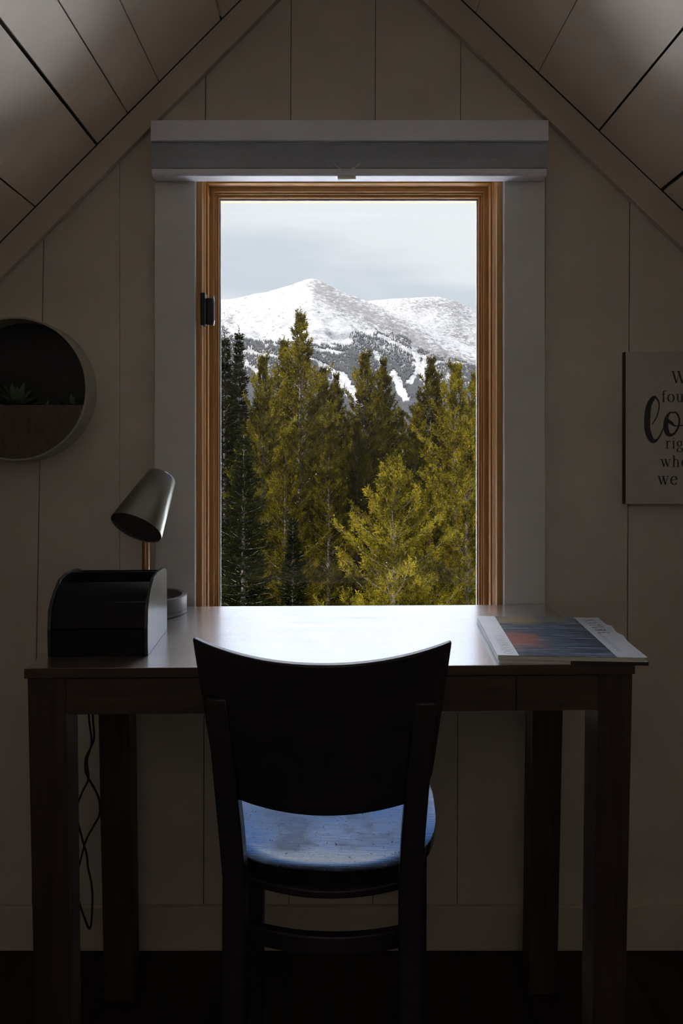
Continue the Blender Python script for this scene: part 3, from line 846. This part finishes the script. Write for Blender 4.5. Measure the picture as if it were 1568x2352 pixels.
succulent(.108, 0, hz-.003, .040, 16, 2, 'small succulent at the right rim of the round wall planter')
succulent(-.085, 0, hz-.002, .048, 18, 3, 'succulent at the far left of the round wall planter')
succulent(.056, .003, hz-.004, .026, 14, 4, 'smallest dark succulent between the two others in the round wall planter')

# ------------------------------------------------------------------ magazines on the desk
MZ = TZ
low = empty('magazine', (.3785, 1.362, MZ), -math.radians(3.2))
tag(low, 'thin dark magazine lying beneath the one titled NATURE on the desk', 'magazine')
q = MB(); q.box(-.1145, .1120, -.141, .139, .0006, .0052); q.build('pages', M['paper'], low)
q = MB(); q.box(-.116, .1130, -.1425, .1405, .0001, .0006); q.box(-.116, .1130, -.1425, .1405, .0052, .0058)
q.box(-.005, .1135, -.1432, -.1425, .0001, .0058, 1)
q.build('cover', [M['white'], M['darkbook']], low)
mg = empty('magazine', (.377, 1.363, MZ+.0060), -math.radians(4.0))
tag(mg, 'magazine titled NATURE with aspen forest cover, topmost at the right of the desk', 'magazine')
hw_, hl = .1145, .1455
def cov_z(x, y):
    z = .0072
    if x > .085:
        t = (x-.085)/.03
        z += t*t*(.0035*math.exp(-((y-.055)/.022)**2) + .0028*math.exp(-((y+.012)/.02)**2) + .0015) - .001*t
    return z
def wob(y): return .0014*math.exp(-((y-.055)/.02)**2)+.0018*math.exp(-((y+.01)/.022)**2)-.0015*math.exp(-((y-.09)/.02)**2)
x1a, x2a = -hw_+.0335, hw_-.0455
def sheet(name, xs, mat, dz=0, y0=-hl, y1=hl, ny=40, thick=.0005, parent=mg):
    q = MB(); vs = []; nx = len(xs)
    for lay in (0, 1):
        for j in range(ny+1):
            y = y0+(y1-y0)*j/ny
            for x in xs:
                xx = x + (wob(y) if abs(x-hw_) < 1e-6 else 0)
                vs.append((xx, y, cov_z(x,y)+dz-(thick if lay else 0)))
    n = nx*(ny+1); fs = []
    for j in range(ny):
        for i in range(nx-1):
            a = j*nx+i; fs.append((a,a+1,a+nx+1,a+nx)); fs.append((n+a,n+a+nx,n+a+nx+1,n+a+1))
    for j in range(ny):
        a = j*nx; fs.append((a,a+nx,n+a+nx,n+a)); a += nx-1; fs.append((a,n+a,n+a+nx,a+nx))
    for i in range(nx-1):
        fs.append((i,n+i,n+i+1,i+1)); a = ny*nx+i; fs.append((a,a+1,n+a+1,n+a))
    q.add(vs, fs); return q.build(name, mat, parent, smooth=True)
sheet('cover_band', [-hw_,(-hw_+x1a)/2,x1a], M['white'])
sheet('cover_photo', list(np.linspace(x1a,x2a,8)), M['cover'])
sheet('cover_band', list(np.linspace(x2a,hw_,9)), M['white'])
q = MB(); q.box(-hw_+.0012, hw_-.003, -hl+.0008, hl-.0008, .0006, .0066); q.build('pages', M['paper'], mg)
q = MB(); q.box(-hw_, hw_-.001, -hl, hl, .0001, .0006); q.build('back_cover', M['white'], mg)
tx = MB()
def to3m(p, d):      # text x -> -y, text y -> +x
    return (p[1], -p[0], cov_z(p[1], -p[0])+.00015+d*.3)
write(tx, 'NATURE', -.128, x2a+.013, .0128, to3m, sp=.35)
tx.build('title', M['ink'], mg)
tx = MB(); wv = [( -.018+.0016*k, x2a+.014+.004*math.sin(k*.9)+.002*math.sin(k*2.3)) for k in range(80)]
ribbon(tx, wv, [.0012]*80, 0, .0004, to3m); tx.build('script_line', M['ink2'], mg)
tx = MB(); write(tx, 'COLORADO', .016, -hw_+.012, .0102, to3m, sp=.25)
tx.build('title', M['ink2'], mg)

# ------------------------------------------------------------------ outdoors: ground, trees, mountains
GZ = -6.2
def ground_z(x, y): return GZ + .6*noise.noise(Vector((x*.06,y*.06,0))) + (.02*(y-12) if y > 12 else 0) - (0 if y < 60 else (y-60)*.035)
q = MB(); vs = []; fs = []
ys = [-12,-4,2.6] + list(np.linspace(5,60,34)) + [75,100,140,200,300,450,620]
ts = np.linspace(-1,1,41)
for y in ys:
    for t in ts:
        x = t*(26+max(0,y)*1.1); vs.append((x, y, ground_z(x,y)))
nx = len(ts)
for j in range(len(ys)-1):
    for i in range(nx-1):
        a = j*nx+i; fs.append((a,a+1,a+nx+1,a+nx))
q.add(vs, fs); tag(q.build('ground', M['snow'], smooth=True), kind='structure', label='snowy ground outside')

def np_mesh(name, verts, faces, mat, parent=None):
    me = bpy.data.meshes.new(name)
    nv, nf, k = len(verts), len(faces), faces.shape[1]
    me.vertices.add(nv); me.vertices.foreach_set('co', verts.astype(np.float32).ravel())
    me.loops.add(nf*k); me.loops.foreach_set('vertex_index', faces.astype(np.int32).ravel())
    me.polygons.add(nf); me.polygons.foreach_set('loop_start', np.arange(0, nf*k, k, dtype=np.int32))
    me.polygons.foreach_set('loop_total', np.full(nf, k, dtype=np.int32))
    me.materials.append(mat); me.update(calc_edges=True)
    o = bpy.data.objects.new(name, me); C.objects.link(o)
    if parent: o.parent = parent
    return o

def conifer(seed, H, R, style, fine=1.0):
    """returns needle verts/faces and a branch mesh builder. style: pine (clumpy tufts bent upwards) or fir (flat layered sprays)"""
    rg = np.random.default_rng(seed); rnd = random.Random(seed)
    br = MB(); br.tube([(0,0,0),(0.02*R,0,H*.3),(0,.01*R,H*.6),(0,0,H*.985)], [H*.011, H*.009, H*.006, H*.0012], 7)
    cen, dirs, siz = [], [], []
    z = H*.06
    while z < H*.985:
        t = z/H
        if style == 'pine': Lr = R*(min(1, (1-t)*1.9+.02)**.95)*(.62+.62*rnd.random())*(.75+.25*min(1,t*3))
        else: Lr = R*((1-t)**.85)*(.82+.3*rnd.random())
        nb = 5 if style == 'pine' else 7
        if t > .9: nb = 4
        a0 = rnd.random()*2*PI
        for k in range(nb):
            a = a0+2*PI*k/nb+rnd.uniform(-.35,.35); L_ = max(.16, Lr*rnd.uniform(.62,1.12))
            el = (-.05+.75*t if style == 'pine' else -.30+.65*t)+rnd.uniform(-.12,.12)
            d = Vector((math.cos(a)*math.cos(el), math.sin(a)*math.cos(el), math.sin(el)))
            p0 = Vector((0,0,z)); lift = (.28 if style == 'pine' else .10)*L_
            def bp(s): return p0 + d*L_*s + Vector((0,0,lift*s*s))
            br.tube([bp(0),bp(.5),bp(1)], [.012+.012*L_*(1-t), .010, .004], 4, cap=False)
            side = Vector((-math.sin(a), math.cos(a), 0))
            nt_ = int(((25 if style == 'pine' else 34)*L_+9)/fine**1.6)
            for m in range(nt_):
                s = rnd.uniform(.08 if style == 'pine' else .03,1.0)**.8; w_ = (1.05-s)*.50*L_+.06
                off = side*rnd.uniform(-w_, w_)
                c = bp(s)+off+Vector((0,0,rnd.uniform(-.10,.12)))
                cen.append(c); dd = d*.7+side*(off.dot(side)/(w_+.01))*.6+Vector((0,0,.65 if style == 'pine' else .12))
                dirs.append(dd.normalized()); siz.append(rnd.uniform(.8,1.25))
        z += (H*.020+.10) if style == 'pine' else (H*.016+.08)
    for m in range(10):
        cen.append(Vector((0,0,H*(.95+.05*m/9)))); dirs.append(Vector((rnd.uniform(-.3,.3),rnd.uniform(-.3,.3),1)).normalized()); siz.append(.8)
    cen = np.array([tuple(c) for c in cen]); dirs = np.array([tuple(d) for d in dirs]); siz = np.array(siz)
    nbld = 13 if style == 'pine' else 10
    n = len(cen)
    c = np.repeat(cen, nbld, 0); d = np.repeat(dirs, nbld, 0); s = np.repeat(siz, nbld)
    rd = rg.normal(size=(n*nbld,3)); rd /= np.linalg.norm(rd, axis=1)[:,None]
    spread = .95 if style == 'pine' else .75
    v = d+rd*spread; v /= np.linalg.norm(v, axis=1)[:,None]
    if style == 'fir': v[:,2] *= .55
    ln = fine*(.105 if style == 'pine' else .10)*s*rg.uniform(.6,1.3,n*nbld)
    st = c + d*(rg.uniform(-.09,.09,n*nbld)*s)[:,None]
    r2 = rg.normal(size=(n*nbld,3)); pp = np.cross(v, r2); pp /= np.linalg.norm(pp, axis=1)[:,None]
    wd = (.0125*s*fine)[:,None]
    mid = st+v*(ln*.55)[:,None]
    V = np.stack([st-pp*wd*.4, mid-pp*wd, st+v*ln[:,None], mid+pp*wd], 1).reshape(-1,3)
    Fc = np.arange(len(V)).reshape(-1,4)
    return V, Fc, br

protos = {}
def proto(key, seed, H, R, style, mat, fine=1.0):
    V, Fc, br = conifer(seed, H, R, style, fine)
    fo = np_mesh('foliage', V, Fc, mat); tr = br.build('trunk', M['bark'])
    protos[key] = (fo, tr, H, False)
proto('pineA', 11, 12, 1.95, 'pine', M['needle'])
proto('pineB', 12, 12, 2.35, 'pine', M['needle'])
proto('pineC', 13, 9, 2.0, 'pine', M['needle'], .72)
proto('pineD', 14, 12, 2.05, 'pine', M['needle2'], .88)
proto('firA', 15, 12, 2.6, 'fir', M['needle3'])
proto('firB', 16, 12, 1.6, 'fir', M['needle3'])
used = set()
def tree(key, px, py, Y, label, name='pine_tree', wide=1.0, rot=None, group=None):
    fo, tr, H, _ = protos[key]
    x = wx(px, Y); zt = wz(py, Y); gz = ground_z(x, Y)-.1
    s = (zt-gz)/H
    root = empty(name, (x, Y, gz), random.random()*6.28 if rot is None else rot)
    root.scale = (s*wide, s*wide, s)
    for o in (fo, tr):
        if (key, o.name) in used: o2 = o.copy(); C.objects.link(o2)
        else: o2 = o; used.add((key, o.name))
        o2.parent = root
    tag(root, label, 'tree', group); return root
T = tree
T('pineA', 690, 712, 24, 'tallest pine left of centre, its top rising against the snowy mountain', wide=1.0)
T('pineA', 652, 775, 25.5, 'pine just left of the tallest pine, leaning into its crown', wide=.9)
T('firB', 548, 752, 27, 'narrow dark spruce with thin tip near the left window edge', 'spruce_tree', .8)
T('firB', 516, 762, 22, 'dark spruce cut by the left edge of the window glass', 'spruce_tree', .9)
T('pineB', 604, 812, 22.5, 'broad pine between the narrow spruce and the tallest pine', wide=.8)
T('pineD', 742, 838, 27, 'dark pine just right of the tallest pine', wide=.85)
T('pineD', 772, 852, 29, 'dark pine left of the gap showing the ski run', wide=.8)
T('pineB', 838, 806, 26, 'rounded golden pine right of centre, left one of the twin tops', wide=.95)
T('pineD', 880, 818, 27.5, 'darker right one of the twin-topped pines right of centre', wide=.85)
T('pineD', 990, 815, 30, 'ragged pine with open branches behind the right hand trees', wide=1.05)
T('pineB', 1046, 828, 21, 'tall golden pine near the right edge of the window glass', wide=.92)
T('pineA', 1090, 852, 23, 'pine cut by the right edge of the window glass', wide=.85)
T('pineC', 905, 1040, 15, 'young bright green pine in the foreground right of centre', wide=1.0)
T('pineD', 985, 1120, 17, 'small dark pine in the foreground right of the young bright pine', wide=.9)
T('pineA', 1072, 960, 17, 'slender pine with bare lower branches in the foreground at right', wide=.8)
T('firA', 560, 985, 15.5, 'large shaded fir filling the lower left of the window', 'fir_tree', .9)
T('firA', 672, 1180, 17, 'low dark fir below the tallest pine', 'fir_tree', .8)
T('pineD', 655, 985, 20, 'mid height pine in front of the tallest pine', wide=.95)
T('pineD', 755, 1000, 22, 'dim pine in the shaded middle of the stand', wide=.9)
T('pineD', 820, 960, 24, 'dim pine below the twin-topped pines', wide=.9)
T('pineB', 955, 930, 25, 'broad pine below the ragged open pine', wide=.85)
# dimmer trees filling the stand behind
rr = random.Random(21)
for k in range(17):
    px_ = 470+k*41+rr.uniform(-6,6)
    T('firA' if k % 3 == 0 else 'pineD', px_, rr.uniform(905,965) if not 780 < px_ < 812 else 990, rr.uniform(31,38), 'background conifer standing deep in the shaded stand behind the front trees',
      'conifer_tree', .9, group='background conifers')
for k, px_ in enumerate((300,410,1185,1290,190,60,-90,-260,-450,1400,1520,1660,1830,2020)):
    T('pineB' if k % 3 else 'firA', px_, rr.uniform(740,850), rr.uniform(23,29) if k < 4 else rr.uniform(27,34), 'conifer beyond the sides of the window opening', 'conifer_tree', 1.0, group='conifers beside the view')

# mountains
def interp(x, pts):
    return float(np.interp(x, [p[0] for p in pts], [p[1] for p in pts]))
y1p = [(-600,830),(100,745),(400,704),(500,690),(540,684),(600,672),(660,657),(700,643),(708,641),(718,639),(726,641),(745,649),(780,668),(850,695),(950,737),(1030,775),(1100,805),(1300,850),(2200,900)]
y2p = [(-600,900),(600,760),(750,712),(850,691),(900,686),(950,684),(1005,681),(1040,690),(1070,702),(1100,718),(1200,765),(1500,800),(2200,860)]
f1p = [(560,0),(1200,.22),(1800,.38),(2600,.585),(3300,.76),(3800,.93),(4000,1.0),(4300,1.0)]
f2p = [(2800,.30),(3600,.50),(4400,.74),(5000,.95),(5200,1.0),(5400,1.0)]
def fract(x, y, z, o=6):
    return noise.fractal(Vector((x,y,z)), 1.0, 2.0, o)
def mz(u, D):
    x = u*D; px = VX+u*F
    h1 = (VY-interp(px, y1p))*interp(D, f1p)/F*D
    if D > 4000: h1 -= (D-4000)*.55
    am = 52*max(0.0, min(1,(D-700)/1500))*max(.10, min(1, abs(4000-D)/900))
    # gullies run down from the crests
    rid = (1-abs(fract(x*.0026+D*.0006, D*.0007, 2.3)*1.6))
    h1 += am*(rid-.6)*1.6 + am*.30*fract(x*.012, D*.012, 5)
    h2 = -1e9
    if D > 2800:
        h2 = (VY-interp(px, y2p))*interp(D, f2p)/F*D
        if D > 5200: h2 -= (D-5200)*.5
        a2 = 45*max(.08, min(1, abs(5200-D)/900))
        h2 += a2*((1-abs(fract(x*.0022+3, D*.0012, 7.1)*1.6))-.6) + a2*.3*fract(x*.01, D*.01, 9)
    return ZC+max(h1, h2), h1 >= h2
us = np.concatenate([np.linspace(-.95,-.36,60), np.linspace(-.34,.42,230), np.linspace(.44,1.0,58)])
Ds = list(np.linspace(560,2000,44))+list(np.linspace(2010,4300,150))+list(np.linspace(4320,5500,60))
vs = []; rock = []; zg = np.zeros((len(Ds), len(us)))
for j, D in enumerate(Ds):
    for i, u in enumerate(us):
        z_, first = mz(u, D); zg[j,i] = z_
        px = VX+u*F; py = VY-(z_-ZC)/D*F
        vs.append((u*D, D, z_))
        # rocky band down the right flank of the main peak and on the second peak
        rk = 0
        if first:
            ridge = interp(px, y1p)
            if px > 700: rk = .20*math.exp(-((py-ridge-22-.10*max(0,px-760))/30)**2)*min(1,(px-700)/25)
            rk -= .02
            rk += .12*math.exp(-((px-525)/26)**2-((py-735)/22)**2)
        else: rk = .14*math.exp(-((px-980)/70)**2-((py-700)/16)**2)+.10*math.exp(-((px-1055)/30)**2)
        rock.append(rk)
nx = len(us)
V = np.array(vs); jj, ii = np.meshgrid(np.arange(len(Ds)-1), np.arange(nx-1), indexing='ij')
a = (jj*nx+ii).ravel(); Fc = np.stack([a, a+1, a+nx+1, a+nx], 1)
mo = np_mesh('mountain', V, Fc, M['mountain'])
at = mo.data.attributes.new('rock', 'FLOAT', 'POINT'); at.data.foreach_set('value', np.array(rock, dtype=np.float32))
for p in mo.data.polygons: p.use_smooth = True
tag(mo, 'snow covered mountain with a pointed summit and a rounded second peak beyond the trees', 'mountain')
# far forest: countless tiny conifers on the lower slopes
rg = np.random.default_rng(5); fr = []
treeline = [(400,735),(505,742),(560,768),(650,782),(720,790),(790,785),(815,752),(860,752),(950,768),(1030,788),(1060,794),(1110,786),(1300,790)]
Du = np.array(Ds); uu = np.array(us)
cu = np.concatenate([rg.uniform(-.19,.21,170000), rg.uniform(-.7,-.19,50000), rg.uniform(.21,.7,50000)]); cD = 3500-2900*rg.random(270000)**.75
gj = np.clip(np.searchsorted(Du, cD)-1, 0, len(Du)-2); gi = np.clip(np.searchsorted(uu, cu)-1, 0, len(uu)-2)
fj = (cD-Du[gj])/(Du[gj+1]-Du[gj]); fi = (cu-uu[gi])/(uu[gi+1]-uu[gi])
cz = (zg[gj,gi]*(1-fj)*(1-fi)+zg[gj,gi+1]*(1-fj)*fi+zg[gj+1,gi]*fj*(1-fi)+zg[gj+1,gi+1]*fj*fi)
runs = ((950,790,962,850,7),(962,850,985,900,9),(985,820,940,880,8),(735,838,780,865,7),(780,865,830,930,14),(690,805,735,838,5),(790,870,800,905,10),(560,806,650,824,4),
        (870,770,930,800,4),(930,800,1000,835,5),(560,835,600,862,6),(1000,832,1110,838,3),(700,800,790,812,4),(905,860,930,920,10),(860,812,880,842,5))
for u, D, z_ in zip(cu, cD, cz):
    px = VX+u*F; py = VY-(z_-ZC)/D*F
    tl = interp(px, treeline)
    if py < tl+3 or py > 1034: continue
    n1 = noise.noise(Vector((px*.012, py*.038-px*.010, 3.7)))
    n2 = noise.noise(Vector((px*.05, py*.14-px*.03, 8.1)))
    den = (.02+n1+.45*n2+min(.9, (py-tl)/70))*3.0
    for (ax_, ay_, bx_, by_, w_) in runs:
        tt = max(0,min(1,((px-ax_)*(bx_-ax_)+(py-ay_)*(by_-ay_))/((bx_-ax_)**2+(by_-ay_)**2)))
        if math.hypot(px-ax_-(bx_-ax_)*tt, py-ay_-(by_-ay_)*tt) < w_*(1+.8*n2): den = -1
    if rg.random() < den: fr.append((u*D, D, z_, rg.uniform(6,11)*(1 if D > 1500 else .7)))
fr = np.array(fr); n = len(fr); k5 = 5
ang = np.arange(k5)*2*PI/k5
ring = np.stack([np.cos(ang), np.sin(ang), np.zeros(k5)], 1)
Vb = fr[:,None,:3]+ring[None]*(fr[:,3]*.24)[:,None,None]; Vb[:,:,2] -= 1.0
Vt = fr[:,:3].copy(); Vt[:,2] += fr[:,3]
V = np.concatenate([Vb, Vt[:,None,:]], 1).reshape(-1,3)
base = (np.arange(n)*(k5+1))[:,None,None]
tri = np.array([[k, (k+1) % k5, k5] for k in range(k5)])[None]
Fc = (base+tri).reshape(-1,3)
ff = np_mesh('forest', V, Fc, M['farforest'])
tag(ff, 'distant haze-grey conifer forest cut by ski runs on the lower mountain slopes', 'forest', kind='stuff')

# ------------------------------------------------------------------ sky, sun
wd = bpy.data.worlds.new('World'); bpy.context.scene.world = wd; wd.use_nodes = True
nt = wd.node_tree; nt.nodes.clear()
out = N(nt, 'ShaderNodeOutputWorld'); bg = N(nt, 'ShaderNodeBackground')
tc = N(nt, 'ShaderNodeTexCoord'); sx = N(nt, 'ShaderNodeSeparateXYZ'); nt.links.new(tc.outputs['Generated'], sx.inputs[0])
# cloud deck low down, bluer above
mp = N(nt, 'ShaderNodeMapping'); mp.inputs['Scale'].default_value = (1.6,1.6,8); mp.inputs['Rotation'].default_value = (0,math.radians(10),0)
mp.inputs['Location'].default_value = (.4,.1,.35)
nt.links.new(tc.outputs['Generated'], mp.inputs[0])
cl = noise_tex(nt, mp.outputs[0], 1.4, 5, .5)
v1 = N(nt, 'ShaderNodeMath', operation='MULTIPLY_ADD'); v1.inputs[1].default_value = .165
nt.links.new(sx.outputs['X'], v1.inputs[0]); nt.links.new(sx.outputs['Z'], v1.inputs[2])
v2 = N(nt, 'ShaderNodeMath', operation='MULTIPLY_ADD'); v2.inputs[1].default_value = .22
nt.links.new(cl, v2.inputs[0]); nt.links.new(v1.outputs[0], v2.inputs[2]); cl = v2.outputs[0]
cloud = ramp(nt, cl, [(.225, (.76,.79,.82)), (.285, (.70,.735,.785)), (.32, (.60,.645,.715)), (.352, (.62,.66,.73)), (.385, (.77,.80,.825)), (.45, (.80,.825,.85))])
hi = ramp(nt, sx.outputs['Z'], [(.0, (0,)*3), (.350, (0,)*3), (.374, (1,)*3)])
br = ramp(nt, sx.outputs['Z'], [(.0, (1.14,)*3), (.314, (1.14,)*3), (.342, (5.8,)*3)])  # band just above the view brightened to whiten the desk reflection
cm = N(nt, 'ShaderNodeMix', data_type='RGBA', blend_type='MULTIPLY'); cm.inputs[0].default_value = 1
nt.links.new(cloud, cm.inputs[6]); nt.links.new(br, cm.inputs[7]); cloud = cm.outputs[2]
blue = N(nt, 'ShaderNodeRGB'); blue.outputs[0].default_value = (.30,.85,2.3,1)
mx = N(nt, 'ShaderNodeMix', data_type='RGBA')
nt.links.new(hi, mx.inputs[0]); nt.links.new(cloud, mx.inputs[6]); nt.links.new(blue.outputs[0], mx.inputs[7])
mt = N(nt, 'ShaderNodeMix', data_type='RGBA'); mt.inputs[7].default_value = (61,60,58,1)  # very bright sky patch added above the view to light the room
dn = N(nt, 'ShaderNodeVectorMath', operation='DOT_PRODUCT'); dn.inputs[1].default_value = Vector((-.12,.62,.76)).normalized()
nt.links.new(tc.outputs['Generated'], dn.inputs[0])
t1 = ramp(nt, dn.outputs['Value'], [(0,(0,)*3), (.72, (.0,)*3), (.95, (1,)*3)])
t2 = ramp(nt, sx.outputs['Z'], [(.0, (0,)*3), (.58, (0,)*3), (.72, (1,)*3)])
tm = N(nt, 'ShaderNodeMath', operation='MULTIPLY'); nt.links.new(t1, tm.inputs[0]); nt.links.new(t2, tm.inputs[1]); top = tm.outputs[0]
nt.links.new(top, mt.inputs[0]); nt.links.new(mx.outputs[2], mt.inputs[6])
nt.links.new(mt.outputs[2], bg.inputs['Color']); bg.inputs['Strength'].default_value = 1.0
nt.links.new(bg.outputs[0], out.inputs['Surface'])
sun = bpy.data.lights.new('sun', 'SUN'); sun.energy = 17.0; sun.angle = math.radians(.6); sun.color = (1,.93,.82)
so = bpy.data.objects.new('sun', sun); C.objects.link(so)
so.rotation_euler = Vector((-.80,-.36,.44)).to_track_quat('Z','Y').to_euler(); so.location = (-10,-5,20)
# portal in the window opening helps the renderer find the daylight
pt = bpy.data.lights.new('daylight_portal', 'AREA'); pt.shape = 'RECTANGLE'; pt.size = OX1-OX0; pt.size_y = OZ1-OZ0
pt.cycles.is_portal = True
po_ = bpy.data.objects.new('daylight_portal', pt); C.objects.link(po_)
po_.location = ((OX0+OX1)/2, YB+.02, (OZ0+OZ1)/2); po_.rotation_euler = (-PI/2, 0, 0)

# warm fill light added unseen behind the camera, bounced off the back wall
rl_ = bpy.data.lights.new('rear_fill', 'AREA'); rl_.shape = 'DISK'; rl_.size = .5; rl_.energy = 7.5; rl_.color = (1,.97,.94)
ro = bpy.data.objects.new('rear_fill', rl_); C.objects.link(ro)
ro.location = (0,-1.2,1.55); ro.rotation_euler = (-PI/2-.55, 0, 0)

# ------------------------------------------------------------------ camera
cam = bpy.data.cameras.new('camera'); co = bpy.data.objects.new('camera', cam); C.objects.link(co)
cam.sensor_fit = 'VERTICAL'; cam.sensor_height = 36; cam.sensor_width = 24; cam.lens = 36*F/2352
cam.shift_x = (784-VX)/2352; cam.shift_y = (VY-1176)/2352
cam.clip_start = .02; cam.clip_end = 20000
co.location = (0,0,ZC); co.rotation_euler = (PI/2,0,0)
S = bpy.context.scene; S.camera = co
S.view_settings.view_transform = 'Standard'; S.view_settings.look = 'None'
S.view_settings.exposure = 0.0; S.view_settings.gamma = 1
S.view_settings.use_curve_mapping = False
S.cycles.use_denoising = True; S.cycles.denoiser = 'OPENIMAGEDENOISE'
S.cycles.max_bounces = 12; S.cycles.diffuse_bounces = 8; S.cycles.glossy_bounces = 6; S.cycles.transparent_max_bounces = 8
S.cycles.sample_clamp_indirect = 60.0; S.cycles.caustics_reflective = True
